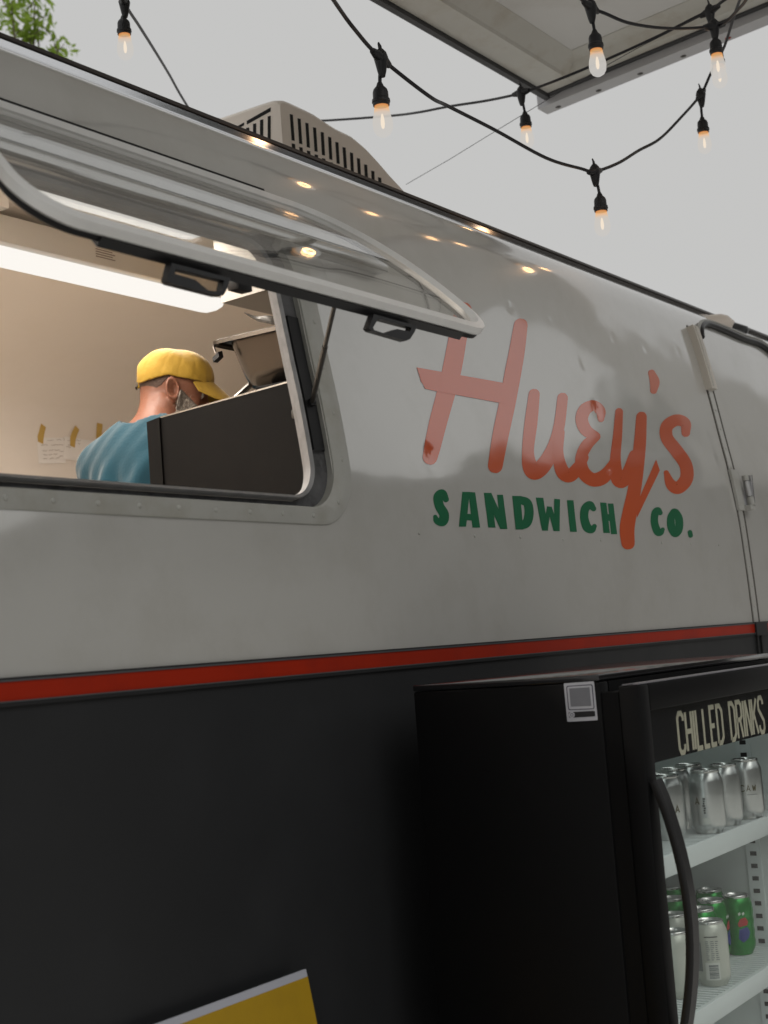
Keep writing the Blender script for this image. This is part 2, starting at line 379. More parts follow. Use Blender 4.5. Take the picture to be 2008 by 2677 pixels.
# opening of the service window
WX0, WX1, WZ0, WZ1 = 1.25, 2.265, 1.922, 2.462
xs = sorted(set([round(x, 4) for x in np.arange(XA, 1.0, .25)]+[round(x, 4) for x in np.arange(1.0, 5.6, .011)]+[round(x, 4) for x in np.arange(5.6, XB, .06)]+[XB, WX0, WX1]))
zs = sorted(set([round(z, 4) for z in np.arange(1.61, 2.60, .011)]+[WZ0, WZ1]))
zs = [z for z in zs if z < 2.575]
top = [(p[0], p[1]) for p in DENSE if p[1] > 2.576]
verts = []; idx = {}
def bodypt(X, y, z, disp=0, n=None):
    e = endpull(X); y2 = 2.86+(y-2.86)*(1-.92*e)
    zc = z-(max(0, z-1.6)*.35*e)
    p = np.array([X, y2, zc])
    if disp: p = p-n*disp
    return p
rows = []
for z in zs:
    n = wnorm(z)
    rows.append([bodypt(x, wy(z), z, wdisp(x, z) if 1.0 <= x <= 5.6 else 0, n) for x in xs])
for (y, z) in top: rows.append([bodypt(x, y, z) for x in xs])
nx = len(xs); mb = MB(); mb.v = [tuple(p) for r in rows for p in r]
for i in range(len(rows)-1):
    for j in range(nx-1):
        if i < len(zs)-1:
            zc = (zs[i]+zs[i+1])/2; xc = (xs[j]+xs[j+1])/2
            if WX0 < xc < WX1 and WZ0 < zc < WZ1: continue
        mb.f.append((i*nx+j, i*nx+j+1, (i+1)*nx+j+1, (i+1)*nx+j))
mb.build('upper_shell', M['silver'], trailer, fix=False, angle=60)
# far side and roof half, mirrored about y = 2.86
xs2 = sorted(set([round(x, 3) for x in np.linspace(XA, XA+.9, 10)]+[1, 3, 5]+[round(x, 3) for x in np.linspace(XB-.9, XB, 10)]))
G = [[bodypt(x, 2*2.86-p[0], p[1]) for x in xs2] for p in DENSE[::4]+[DENSE[-1]]]
MB().grid(G).build('far_shell', M['silver'], trailer)
low = [p for p in DENSE if p[1] < 1.625]
G = [[bodypt(x, p[0]-.002, p[1]) for x in xs2] for p in low[::3]+[(wy(1.622)-.002, 1.622)]]
MB().grid(G).build('lower_panel', M['darkpaint'], trailer)
for X in (XA, XB):
    loop = [bodypt(X, p[0], p[1]) for p in DENSE[::3]]+[bodypt(X, 2*2.86-p[0], p[1]) for p in DENSE[::-3]]
    MB().add(loop, [tuple(range(len(loop)))]).build('end_panel', M['silver'], trailer)
for X in (1.9, 3.0):
    w = MB(); w.lathe([(.17, -.1), (.31, -.1), (.33, -.07), (.33, .07), (.31, .1), (.17, .1)], 28)
    w.v = [(X+a, 1.78+c, .33+b) for a, b, c in w.v]
    wo_ = w.build('wheel', M['black'], trailer)
MB().box((XA+.3, 1.7, .40), (XB-.3, 4.0, .46)).build('chassis', M['black'], trailer)

# red stripe with its trims, raised from the wall
def band(x0, x1, z0, z1, off, th, name, m, par=trailer):
    y0 = min(wy(z0), wy(z1))
    return MB().box((x0, y0-off-th, z0), (x1, y0+.004, z1)).build(name, m, par, smooth=False)
for (a, b) in ((XA+.95, 4.392), (4.49, 5.9)):
    s_ = band(a, b, 1.6195, 1.6462, .001, .006, 'red_stripe', M['stripe'])
    band(a, b, 1.6462, 1.6492, .001, .008, 'stripe_trim', M['trimgrey'])
    band(a, b, 1.6492, 1.652, .001, .005, 'stripe_trim', M['black'])
    band(a, b, 1.6175, 1.6195, .001, .009, 'stripe_trim', M['trimgrey'])
    band(a, b, 1.612, 1.6175, .001, .008, 'stripe_trim', M['black'])
band(4.392, 4.49, 1.610, 1.652, .001, .012, 'stripe_joint', M['darkpaint'])
for x in (4.405, 4.44): MB().box((x, 1.588, .6), (x+.008, 1.602, 1.610)).build('door_gap', M['slotdark'], trailer, smooth=False)

# roof edge rail
def xrail(x0, x1, ylo, yhi, zlo, zhi, name, m):
    return MB().box((x0, ylo, zlo), (x1, yhi, zhi), .0015).build(name, m, trailer)
rr = xrail(XA+.9, 5.9, 1.855, 1.89, 2.7365, 2.7435, 'roof_rail', M['rail'])
xrail(XA+.9, 5.9, 1.860, 1.89, 2.7438, 2.7482, 'roof_rail_channel', mat('rail_tan', (.20, .13, .07), rough=.45, metal=.3, var=.3, vscale=8))
xrail(XA+.9, 5.9, 1.855, 1.89, 2.7485, 2.758, 'roof_rail', M['rail'])
MB().hexa([(XA+.9, 1.838, 2.7225), (5.9, 1.838, 2.7225), (5.9, 1.836, 2.7345), (XA+.9, 1.836, 2.7345)], [(XA+.9, 1.87, 2.7225), (5.9, 1.87, 2.7225), (5.9, 1.87, 2.7345), (XA+.9, 1.87, 2.7345)]).build('roof_edge_reflector', M['polish'], trailer, smooth=False)  # polished strip added for the sky gleam along the roof curve

# ------------------------------------------------------------------ window frame
def rrect(x0, x1, z0, z1, r, n=10):
    pts = []
    for (cx, cz, a0) in ((x1-r, z1-r, 0), (x0+r, z1-r, 90), (x0+r, z0+r, 180), (x1-r, z0+r, 270)):
        for k in range(n+1):
            a = math.radians(a0+90*k/n); pts.append((cx+r*math.cos(a), cz+r*math.sin(a)))
    out = []
    m = len(pts)
    for i in range(m):      # split the long sides
        a = np.array(pts[i]); b = np.array(pts[(i+1) % m]); L = np.linalg.norm(b-a); k = max(1, int(L/.05))
        for q in range(k): out.append(tuple(a+(b-a)*q/k))
    return out
def resample(loop, n):
    P = np.array(loop+[loop[0]]); d = np.r_[0, np.cumsum(np.linalg.norm(np.diff(P, axis=0), axis=1))]
    t = np.linspace(0, d[-1], n, endpoint=False)
    return [(np.interp(q, d, P[:, 0]), np.interp(q, d, P[:, 1])) for q in t]
NR = 160
def ring_loop(x0, x1, z0, z1, r):
    # same angular start for every loop so that they match when bridged
    per = []
    n = 12
    cs = ((x1-r, z1-r, 0), (x0+r, z1-r, 90), (x0+r, z0+r, 180), (x1-r, z0+r, 270))
    for q in range(4):
        cx, cz, a0 = cs[q]
        for k in range(n+1):
            a = math.radians(a0+90*k/n); per.append((cx+r*math.cos(a), cz+r*math.sin(a)))
        nx_ = cs[(q+1) % 4]; a1 = math.radians(a0+90)
        p = np.array((cx+r*math.cos(a1), cz+r*math.sin(a1))); a2 = math.radians(nx_[2]); qn = np.array((nx_[0]+r*math.cos(a2), nx_[1]+r*math.sin(a2)))
        for k in range(1, 24): per.append(tuple(p+(qn-p)*k/24))
    return per
def ring(loops, name, m, par):      # loops: list of (loop, outward offset)
    mbr = MB(); L = []
    for lp, off in loops: L.append([np.array([x, wy(z), z])+wnorm(z)*off for x, z in lp])
    n = len(L[0]); mbr.v = [tuple(p) for l in L for p in l]
    for i in range(len(L)-1):
        for k in range(n): mbr.f.append((i*n+k, i*n+(k+1) % n, (i+1)*n+(k+1) % n, (i+1)*n+k))
    return mbr.build(name, m, par, angle=35)
LI = ring_loop(1.32, 2.200, 1.943, 2.432, .062)
LI2 = ring_loop(1.312, 2.208, 1.938, 2.438, .066)
LM = ring_loop(1.255, 2.268, 1.922, 2.462, .085)
LO = ring_loop(1.20, 2.325, 1.890, 2.505, .115)
fr_ = ring([(LI, -.012), (LI, -.001), (LI2, .003), (ring_loop(1.306, 2.212, 1.936, 2.440, .069), -.001), (ring_loop(1.304, 2.216, 1.934, 2.442, .07), -.03)], 'window_frame', M['framegrey'], trailer)
gr_ = ring([(ring_loop(1.304, 2.216, 1.934, 2.442, .07), -.016), (LM, -.012)], 'window_channel', M['worn'], trailer)
fl_ = ring([(LM, -.03), (LM, .004), (ring_loop(1.250, 2.273, 1.919, 2.467, .088), .0065), (ring_loop(1.205, 2.320, 1.893, 2.502, .113), .0045), (LO, .003), (LO, -.012)], 'window_flange', M['flange'], trailer)
# black rubber seal pressed in the right side of the channel
MB().grid([[np.array([x, wy(z), z])+wnorm(z)*(-.006 if 0 < i < 3 else -.02) for z in np.linspace(2.035, 2.30, 12)] for i, x in enumerate((2.226, 2.228, 2.262, 2.264))]).build('rubber_seal', M['black'], gr_)
# rivets of the flange
rv = MB().lathe([(.0052, 0), (.0048, .0014), (.003, .0026), (0.0001, .003)], 10)
rv_me = None
def rivet(X, z, par, off=.0045, sc=1):
    global rv_me
    if rv_me is None:
        o = rv.build('rivet', M['flange']); rv_me = o.data
    else:
        o = bpy.data.objects.new('rivet', rv_me); C.objects.link(o)
    attach(o, par)
    n = Vector(wnorm(z)); p = np.array([X, wy(z), z])+np.array(n)*(off-(wdisp(X, z) if off < .003 else 0))
    o.matrix_basis = Matrix.Translation(Vector(p))@n.to_track_quat('Z', 'Y').to_matrix().to_4x4()@Matrix.Scale(sc, 4)
    return o
RIVL = ring_loop(1.228, 2.297, 1.906, 2.485, .10)
rp_ = resample(RIVL, 34)
for x, z in rp_: rivet(x, z, fl_)
# ------------------------------------------------------------------ lettering (painted film that follows the wall)
def ribbon(mbx, pts, lay, nseg=7, cols=4, conv=cr4, scale=1.652, surf=None, cap=True):
    P = smoothpath([(p[0], p[1], p[2]) for p in pts], nseg)
    surf = surf or (lambda a, b, off: wallpx(a, b, off))
    off = .0006+lay*.00012
    L = []
    cxy = [np.array(p[:2]) for p in P]; m = len(P)
    secs = []
    for i in range(m):
        t = cxy[min(i+1, m-1)]-cxy[max(i-1, 0)]; t = t/(np.linalg.norm(t)+1e-9); nn = np.array([-t[1], t[0]])
        secs.append((cxy[i], t, nn, P[i][2]/2))
    full = []
    if cap:
        c, t, nn, r = secs[0]
        for k in (1, 2, 3, 4): 
            a = math.radians(90*(5-k)/5); full.append((c-t*r*math.sin(a), nn, r*math.cos(a)))
    full += [(c, nn, r) for c, t, nn, r in secs]
    if cap:
        c, t, nn, r = secs[-1]
        for k in (1, 2, 3, 4):
            a = math.radians(90*k/5); full.append((c+t*r*math.sin(a), nn, r*math.cos(a)))
    G = []
    for c, nn, r in full:
        row = []
        for q in range(cols+1):
            p = c+nn*r*(2*q/cols-1); row.append(surf(*conv(p[0], p[1]), off))
        G.append(row)
    mbx.grid(G)
def quad(mbx, q, lay, conv=cr4, surf=None, nu=3, nv=8):
    surf = surf or (lambda a, b, off: wallpx(a, b, off))
    q = [np.array(p, float) for p in q]; off = .0006+lay*.00012
    G = []
    for j in range(nv+1):
        a = q[0]+(q[3]-q[0])*j/nv; b = q[1]+(q[2]-q[1])*j/nv
        G.append([surf(*conv(*(a+(b-a)*i/nu)), off) for i in range(nu+1)])
    mbx.grid(G)
def letter(strokes, quads=(), m='letred', name='painted_letter', par=None):
    b = MB()
    for i, s in enumerate(strokes): ribbon(b, s, i)
    for i, q in enumerate(quads): quad(b, q, i+len(strokes))
    return b.build(name, M[m], par or trailer, fix=False)
letter([[(342, 234, 74), (322, 330, 78), (290, 500, 82), (262, 610, 80), (228, 740, 76), (200, 868, 66)],
        [(590, 298, 60), (575, 400, 68), (555, 510, 72), (530, 640, 72), (503, 770, 70), (480, 905, 64)]],
       [((140, 480), (160, 505), (190, 578), (160, 540)), ((140, 480), (250, 500), (240, 588), (178, 572)), ((248, 500), (540, 552), (520, 638), (238, 586))])
letter([[(648, 596, 48), (634, 720, 56), (622, 840, 52), (632, 910, 66), (655, 930, 70), (695, 895, 66), (733, 820, 54), (756, 730, 48), (771, 612, 46)],
        [(757, 760, 44), (752, 850, 44), (768, 925, 58), (800, 948, 58), (835, 915, 52), (862, 870, 40)]])
letter([[(936, 702, 30), (935, 668, 42), (905, 645, 46), (868, 662, 54), (853, 705, 54), (872, 752, 52), (915, 778, 36)],
        [(915, 780, 36), (875, 815, 50), (850, 870, 50), (858, 930, 56), (900, 965, 58), (948, 952, 60), (985, 900, 40), (1000, 850, 30)]])
letter([[(1015, 672, 34), (1008, 770, 40), (998, 870, 46), (1003, 945, 58), (1024, 972, 60), (1055, 935, 58), (1080, 860, 46)],
        [(1112, 694, 46), (1106, 800, 52), (1095, 900, 56), (1080, 1010, 58), (1060, 1110, 62), (1050, 1180, 64), (1054, 1238, 58)]],
       [((1174, 878), (1190, 925), (1092, 1130), (1088, 1075))])
letter([[(1155, 504, 30), (1168, 542, 42), (1164, 580, 30)]], name='painted_apostrophe')
letter([[(1302, 762, 38), (1300, 722, 46), (1262, 708, 50), (1222, 735, 54), (1222, 785, 54), (1262, 840, 56), (1302, 900, 56), (1305, 960, 58), (1270, 1000, 54), (1238, 985, 46), (1218, 935, 22)]])
GN = 'painted_letter'
letter([[(266, 1050, 26), (250, 1026, 38), (232, 1040, 40), (238, 1078, 40), (258, 1115, 42), (252, 1145, 42), (228, 1142, 30), (220, 1125, 18)]], m='letgreen')
letter([], [((336, 1018), (368, 1018), (353, 1168), (322, 1168)), ((362, 1018), (392, 1020), (413, 1172), (380, 1172)), ((345, 1112), (388, 1114), (394, 1142), (342, 1140))], m='letgreen')
letter([], [((430, 1022), (460, 1022), (480, 1172), (448, 1172)), ((487, 1030), (513, 1030), (532, 1178), (503, 1178)), ((430, 1022), (462, 1022), (532, 1178), (500, 1178))], m='letgreen')
letter([[(588, 1052, 34), (618, 1066, 38), (626, 1108, 40), (616, 1150, 40), (590, 1163, 34)]], [((553, 1035), (588, 1035), (601, 1180), (568, 1180))], m='letgreen')
letter([], [((655, 1042), (688, 1043), (708, 1185), (682, 1185)), ((704, 1080), (722, 1082), (706, 1185), (684, 1185)), ((704, 1080), (724, 1082), (757, 1187), (731, 1187)), ((735, 1047), (760, 1050), (757, 1187), (733, 1187))], m='letgreen')
letter([], [((790, 1053), (818, 1054), (832, 1190), (803, 1190))], m='letgreen')
letter([[(904, 1090, 24), (888, 1074, 34), (868, 1090, 36), (864, 1130, 36), (876, 1170, 38), (896, 1180, 32), (908, 1166, 20)]], m='letgreen')
letter([], [((933, 1063), (960, 1065), (975, 1195), (947, 1195)), ((966, 1068), (990, 1068), (1007, 1200), (980, 1200)), ((948, 1112), (990, 1116), (992, 1144), (952, 1141))], m='letgreen')
letter([[(1192, 1108, 22), (1182, 1098, 30), (1170, 1112, 32), (1168, 1150, 32), (1180, 1188, 34), (1194, 1192, 28), (1203, 1180, 18)]], m='letgreen')
letter([[(1250, 1106, 32), (1238, 1130, 32), (1240, 1170, 34), (1256, 1198, 32), (1272, 1178, 34), (1272, 1135, 34), (1258, 1108, 32), (1250, 1106, 32)]], m='letgreen')
letter([[(1320, 1192, 20), (1323, 1206, 20)]], m='letgreen', name='painted_full_stop')

# rivets in rows on the skin below the lettering
for (x, y) in [(150, 1195), (390, 1208), (588, 1213), (772, 1222), (935, 1226), (1200, 1238), (1325, 1242), (1445, 1247)]:
    X, z = _wall_px(*cr4(x, y)); rivet(X, z, trailer, off=.0002, sc=.75)

# ------------------------------------------------------------------ door seam with its hinge, cover and porch lamp
SX = 4.405
def vstrip(x0, x1, z0, z1, off, th, name, m, par=trailer, n=16):
    zz = np.linspace(z0, z1, n)
    b = MB()
    F = [[np.array([x, wy(z), z])+wnorm(z)*(off+th) for x in (x0, x1)] for z in zz]
    B = [[np.array([x, wy(z), z])+wnorm(z)*(-.01) for x in (x0, x1)] for z in zz]
    b.grid(F); b.grid([[F[i][0], B[i][0]] for i in range(n)]); b.grid([[F[i][1], B[i][1]] for i in range(n)])
    b.add([F[0][0], F[0][1], B[0][1], B[0][0]], [(0, 1, 2, 3)]); b.add([F[-1][0], F[-1][1], B[-1][1], B[-1][0]], [(0, 1, 2, 3)])
    return b.build(name, m, par, angle=30)
ds = vstrip(SX, SX+.034, 1.652, 2.60, .0035, .001, 'door_hinge_strip', M['silver'])
vstrip(SX-.006, SX, 1.652, 2.60, .0012, .0004, 'door_gap', M['seamgap'])
vstrip(SX+.034, SX+.056, 1.652, 2.60, .0012, .0004, 'door_gap', M['seamgap'])
for z in np.arange(1.70, 2.36, .062):
    if 1.95 < z < 2.09: continue
    rivet(SX+.017, z, ds, off=.0045, sc=.85)
# strap hinge
hz0 = _wall_px(1933, 1335)[1]; hz1 = _wall_px(1912, 1230)[1]
hg = vstrip(SX-.006, SX+.05, hz0, hz1, .004, .006, 'door_hinge', M['flange'], n=4)
p0 = np.array([SX+.075, wy(hz0+.012)-.022, hz0+.016]); p1 = np.array([SX+.075, wy(hz1-.012)-.022, hz1-.016])
b = MB(); b.tube([p0, p0*.72+p1*.28], .011, 12); b.build('hinge_knuckle', M['flange'], hg)
b = MB(); b.tube([p0*.70+p1*.30, p0*.2+p1*.8], .0105, 12); b.build('hinge_knuckle', M['alumdull'], hg)
b = MB(); b.tube([p0*.18+p1*.82, p1], .011, 12); b.build('hinge_knuckle', M['flange'], hg)
b = MB(); b.box((SX+.044, wy(hz0)-.028, hz0+.002), (SX+.086, wy(hz0)+.004, hz0+.016)); b.build('hinge_stop', M['flange'], hg)
b = MB(); b.box((SX+.086, wy(hz0)-.026, hz0+.014), (SX+.092, wy(hz1)-.012, hz1-.016)); b.build('hinge_pin', M['alum'], hg)
# long cover over the top of the seam
cv = vstrip(SX-.012, SX+.034, 2.385, 2.592, .0, .022, 'seam_cover', M['offwhite'], n=10)
vstrip(SX+.003, SX+.008, 2.392, 2.59, .0225, .001, 'cover_groove', M['canopyframe'], cv, n=10)
pts = [wallpx(x, y, .008) for (x, y) in [(1829, 884), (1828, 865), (1834, 853), (1848, 852), (1886, 866), (1939, 889), (1978, 902), (2008, 922), (2040, 955), (2070, 1010), (2090, 1090)]]
MB().tube(smoothpath(pts, 6), .0095, 10).build('door_gasket', M['blackplastic'], trailer)
pts = [wallpx(x, y, .008) for (x, y) in [(1822, 890), (1820, 862), (1830, 845), (1852, 845), (1888, 858), (1942, 881), (1982, 894), (2012, 914)]]
MB().tube(smoothpath(pts, 6), .006, 8).build('door_top_trim', M['flange'], trailer)
def lampbox(px, d0, d1, name, m, par):
    q = [(1700+x/5.386, 780+y/5.386) for x, y in px]; c = np.mean(q, axis=0)
    X, z = _wall_px(*c); n = np.array([-.52, -.83, .20]); n /= np.linalg.norm(n); base = np.array([X, wy(z), z])
    L = []
    for d, k in ((d0, 1), (d1*.55, 1), (d1*.85, .93), (d1, .78)): L.append([onplane(*(c+(np.array(p)-c)*k), base+n*d, n) for p in q])
    b = MB(); m_ = len(q); b.v = [tuple(p) for l in L for p in l]
    for i in range(3):
        for k in range(m_): b.f.append((i*m_+k, i*m_+(k+1) % m_, (i+1)*m_+(k+1) % m_, (i+1)*m_+k))
    b.f.append(tuple(3*m_+k for k in range(m_))); b.f.append(tuple(range(m_-1, -1, -1)))
    return b.build(name, m, par, angle=50)
pl_ = lampbox([(650, 292), (850, 228), (1000, 218), (1090, 240), (1190, 322), (1150, 420), (1060, 460), (980, 445), (850, 390), (700, 345)], -.10, .055, 'porch_lamp', M['beigeplastic'], trailer)
lampbox([(1010, 430), (1060, 395), (1190, 335), (1370, 392), (1398, 430), (1370, 500), (1290, 550)], -.09, .066, 'porch_lamp_lens', M['blackplastic'], pl_)

# ------------------------------------------------------------------ roof air conditioner
AY0 = 2.47; c0 = onY(725, 253, AY0); AX0 = c0[0]+.01; AZ1 = c0[2]+.030; AX1 = onY(1078, 512, AY0)[0]+.02; AZ0 = 2.88; AY1 = AY0+.70
def acprof(z): return 0
ac = MB()
def acloop(z, ins, r=.06):
    x0, x1, y0, y1 = AX0+ins*.35, AX1-ins, AY0+ins*.35, AY1-ins*.35
    pts = []
    for (cx, cy, a0) in ((x1-r, y1-r, 0), (x0+r, y1-r, 90), (x0+r, y0+r, 180), (x1-r, y0+r, 270)):
        for k in range(9):
            a = math.radians(a0+90*k/8); pts.append((cx+r*math.cos(a), cy+r*math.sin(a), z))
    return pts
# the front top falls in a long curve towards +x, as in the photograph
lay = []
Hh = AZ1-AZ0
xc = [onY(px, py, AY0)[[0, 2]] for px, py in [(752, 258), (820, 290), (880, 330), (922, 350), (960, 382), (990, 415), (1020, 450), (1048, 480), (1078, 515)]]
topx = np.array([AX0]+[p[0] for p in xc]+[AX1+.3]); topz = np.array([AZ1]+[p[1] for p in xc]+[AZ0-.3])
def actop(x): return max(AZ0+.02, float(np.interp(x, topx, topz)))
AXE = float(np.interp(-(AZ0+.03), -topz, topx))
rows_ = []
yy = [AY0-.0, AY0+.008, AY0+.03, AY0+.07]+list(np.linspace(AY0+.12, AY1-.1, 5))+[AY1-.06, AY1-.02, AY1]
drop = [.016, .006, .001, 0]+[.0]*5+[.004, .012, .05]
xx = [AX0, AX0+.008, AX0+.03, AX0+.06]+list(np.linspace(AX0+.12, AXE, 26))
xdrop = [.016, .006, .001, 0]+[0]*26
G = [[(x, y, max(AZ0, actop(max(x, AX0+.05))-d-xd)) for x, xd in zip(xx, xdrop)] for y, d in zip(yy, drop)]
ac.grid(G)
bot = lambda p: (p[0], p[1], AZ0)
ac.grid([[bot(p) for p in G[0]], G[0]]); ac.grid([[bot(p) for p in G[-1]], G[-1]])
ac.grid([[bot(r[0]) for r in G], [r[0] for r in G]]); ac.grid([[bot(r[-1]) for r in G], [r[-1] for r in G]])
aco = ac.build('air_conditioner', M['beigeplastic'], trailer, angle=50)
def slot(P, name='vent_slot'):     # four points of the opening on a face; recessed dark pocket with a thin lip
    P = [np.array(p) for p in P]; c = sum(P)/4
    n = np.cross(P[1]-P[0], P[3]-P[0]); n /= np.linalg.norm(n)
    if n@(np.array([AX0+.5, AY0+.35, 3])-c) > 0: n = -n
    b = MB(); b.hexa([p+n*.0012 for p in P], [p-n*.02 for p in P]); return b.build(name, M['slotdark'], aco, smooth=False)
z3 = lambda x, y: (580+x/3.19, 230+y/3.19)
top_r = [(578, 218), (643, 253), (708, 290), (772, 328), (836, 367), (898, 407), (958, 450), (1018, 493), (1080, 538), (1138, 585), (1198, 637), (1258, 690), (1315, 745)]
bot_r = [(594, 435), (657, 463), (721, 493), (785, 527), (847, 558), (908, 594), (970, 629), (1030, 665), (1088, 702), (1148, 737), (1206, 757), (1262, 779), (1318, 800)]
def fpt(x, y): p = onY(*z3(x, y), AY0); return p
for (a, b_) in zip(top_r, bot_r):
    w = 12
    slot([fpt(a[0]-w, a[1]), fpt(a[0]+w, a[1]+6), fpt(b_[0]+w, b_[1]+6), fpt(b_[0]-w, b_[1])])
for (a, zb) in zip([(595, 463), (658, 492), (722, 522), (786, 554), (848, 586), (910, 618), (972, 652)], [0]*7):
    w = 13; q = (a[0]+6, a[1]+58)
    slot([fpt(a[0]-w, a[1]), fpt(a[0]+w, a[1]+6), fpt(q[0]+w, q[1]+6), fpt(q[0]-w, q[1])])
def lpt(x, y): return onX(*z3(x, y), AX0)
for q in [[(210, 275), (408, 163), (408, 195), (210, 305)], [(95, 340), (186, 289), (186, 312), (95, 362)], [(384, 238), (408, 232), (408, 445), (384, 440)], [(320, 268), (346, 262), (346, 420), (320, 412)],
          [(262, 300), (287, 296), (287, 405), (262, 395)], [(204, 335), (229, 330), (229, 385), (204, 378)]]:
    slot([lpt(*p) for p in q])

# ------------------------------------------------------------------ trailer interior
IN = .055
inner = []
for i, p in enumerate(DENSE):
    a = np.array(DENSE[max(i-1, 0)]); b = np.array(DENSE[min(i+1, len(DENSE)-1)]); t = (b-a)/np.linalg.norm(b-a)
    q = np.array(p)+IN*np.array([t[1], -t[0]]); inner.append(q)
near = [q for q in inner if q[1] > 2.44]
far = [np.array([2*2.86-q[0], q[1]]) for q in inner[::-1] if q[1] > .66]
G = [[(x, q[0], q[1]) for x in (-.6, 5.3)] for q in near[::3]+far[::3]]
MB().grid(G).build('interior_lining', M['interior'], trailer)
b = MB(); b.box((-.6, 1.655, .66), (5.3, 1.668, 1.93)); b.box((-.6, 1.668, 1.93), (1.30, 1.68, 2.45)); b.box((2.50, 1.70, 1.93), (5.3, 1.712, 2.45)); b.build('interior_near_wall', M['interior'], trailer, smooth=False)
MB().box((-.6, 1.66, .62), (5.3, 4.1, .66)).build('interior_floor', M['floor'], trailer, smooth=False)
for x in (-.62, 5.3): MB().box((x, 1.72, .66), (x+.02, 4.0, 2.60)).build('interior_end_wall', M['interior'], trailer, smooth=False)
# seam moulding on the back wall
zm = onY(100, 1222, 4.04)[2]
MB().box((-.6, 4.005, zm-.005), (5.3, 4.05, zm+.005)).build('wall_moulding', M['interior'], trailer, smooth=False)
TUBEW = 10.5
def fixture(x0, x1, y, ztop):
    f = MB().box((x0, y-.080, ztop-.045), (x1, y+.080, ztop+.03), .006).build('ceiling_light', M['fixture'], trailer)
    prof = [(-.052, 0), (-.055, -.012), (-.045, -.024), (-.02, -.031), (.02, -.031), (.045, -.024), (.055, -.012), (.052, 0)]
    b = MB(); G = [[(x, y+p[0], ztop-.046+p[1]) for x in (x0+.01, x1-.01)] for p in prof]; b.grid(G)
    b.add([(x0+.01, y+p[0], ztop-.046+p[1]) for p in prof], [tuple(range(8))]); b.add([(x1-.01, y+p[0], ztop-.046+p[1]) for p in prof], [tuple(range(8))])
    b.build('light_diffuser', M['tube'], f)
    ld = bpy.data.lights.new('ceiling_light_lamp', 'AREA'); ld.shape = 'RECTANGLE'; ld.size = x1-x0; ld.size_y = .12; ld.energy = TUBEW*(x1-x0); ld.color = (1, .92, .83)
    lo = bpy.data.objects.new('ceiling_light_lamp', ld); C.objects.link(lo); lo.location = ((x0+x1)/2, y, ztop-.085); attach(lo, f)
    return f
e1 = onY(556, 782, 2.93)
f1 = fixture(1.0, e1[0], 2.93, 2.823)
fixture(1.0, 2.93, 2.46, 2.838); fixture(-.5, .96, 2.46, 2.838); fixture(-.5, .96, 2.93, 2.823)
lb = onY(275, 683, 2.845)
b = MB()
for i in range(4): b.box((lb[0]-.03, 2.8485, 2.800+i*.007), (lb[0]+.045-.01*(i % 2), 2.8496, 2.8025+i*.007))
b.build('printed_label', M['ink'], f1, smooth=False)
MB().box((-.5, 3.25, 1.40), (5.2, 4.03, 1.46), .004).build('bounce_counter', M['fixture'], trailer)  # unseen counter added to bounce lamp light up the back wall
MB().box((-.5, 3.35, .67), (5.2, 4.0, 1.399), .004).build('bounce_counter_base', M['fixture'], trailer)  # base under the added counter
# white box mounted at the left of the ceiling
w0 = onY(22, 470, 2.2); w1 = onY(22, 545, 2.2)
MB().box((w0[0]-.35, 2.2, w1[2]), (w0[0], 2.42, w0[2]+.03), .004).build('mounted_box', M['fixture'], trailer)
# extraction hood
hx = 2.95; h0 = onX(580, 792, hx); h1 = onX(738, 748, hx)
MB().hexa([(hx, h0[1], h0[2]), (4.1, h0[1], h0[2]), (4.1, 1.76, h1[2]+.02), (hx, 1.76, h1[2]+.02)], [(hx, h0[1]+.02, 2.80), (4.1, h0[1]+.02, 2.80), (4.1, 1.86, 2.60), (hx, 1.86, 2.60)]).build('extraction_hood', M['hoodgrey'], trailer, smooth=False)

# ------------------------------------------------------------------ propped hatch
HY, HZ = 1.700, 2.537; OY, OZ = 1.294, 2.204
hv = np.array([0, OY-HY, OZ-HZ]); HW = np.linalg.norm(hv); hu = hv/HW; hn = np.cross([1, 0, 0], hu)   # hn points down and back to the trailer
if hn[2] > 0: hn = -hn
def hp(x, w, off=0):      # slightly bowed like the wall it closes against
    bow = .018*math.sin(PI*min(1, max(0, w/HW)))
    x = x+.12*(1-w/HW)*(HX1-x)/(HX1-HX0)      # the left end hangs a little askew
    return np.array([x, HY, HZ])+hu*w+hn*(off-bow)
HX0, HX1 = 1.225, 2.378
def hloop(ins, r):
    lp = ring_loop(HX0+ins, HX1-ins, ins, HW-ins, r); return lp
def hring(loops, name, m, par, closed=True):
    b = MB(); L = [[hp(x, w, o) for x, w in lp] for lp, o in loops]; n = len(L[0]); b.v = [tuple(p) for l in L for p in l]
    for i in range(len(L)-1):
        for k in range(n): b.f.append((i*n+k, i*n+(k+1) % n, (i+1)*n+(k+1) % n, (i+1)*n+k))
    return b.build(name, m, par, angle=35)
hatch = hring([(hloop(.0, .095), -.012), (hloop(.0, .095), .001), (hloop(.005, .090), .005), (hloop(.019, .081), .006), (hloop(.024, .077), .003), (hloop(.025, .077), -.006), (hloop(.014, .085), -.015), (hloop(.0, .095), -.012)], 'service_hatch', M['hatchframe'], trailer)
pb = MB()
# pane: strips across the hatch, clipped to the rounded outline
ws = np.linspace(.020, HW-.020, 26)
def half(w, r=.080, ins=.020):
    x0, x1 = HX0+ins, HX1-ins; d = min(w-ins, HW-ins-w)
    if d < r:
        q = r-d; s = r-math.sqrt(max(0, r*r-q*q)); return x0+s, x1-s
    return x0, x1
for off in (-.004, 0): pb.grid([[hp(x, w, off) for x in np.linspace(*half(w), 6)] for w in ws])
pb.build('hatch_pane', M['glass'], hatch, fix=False)
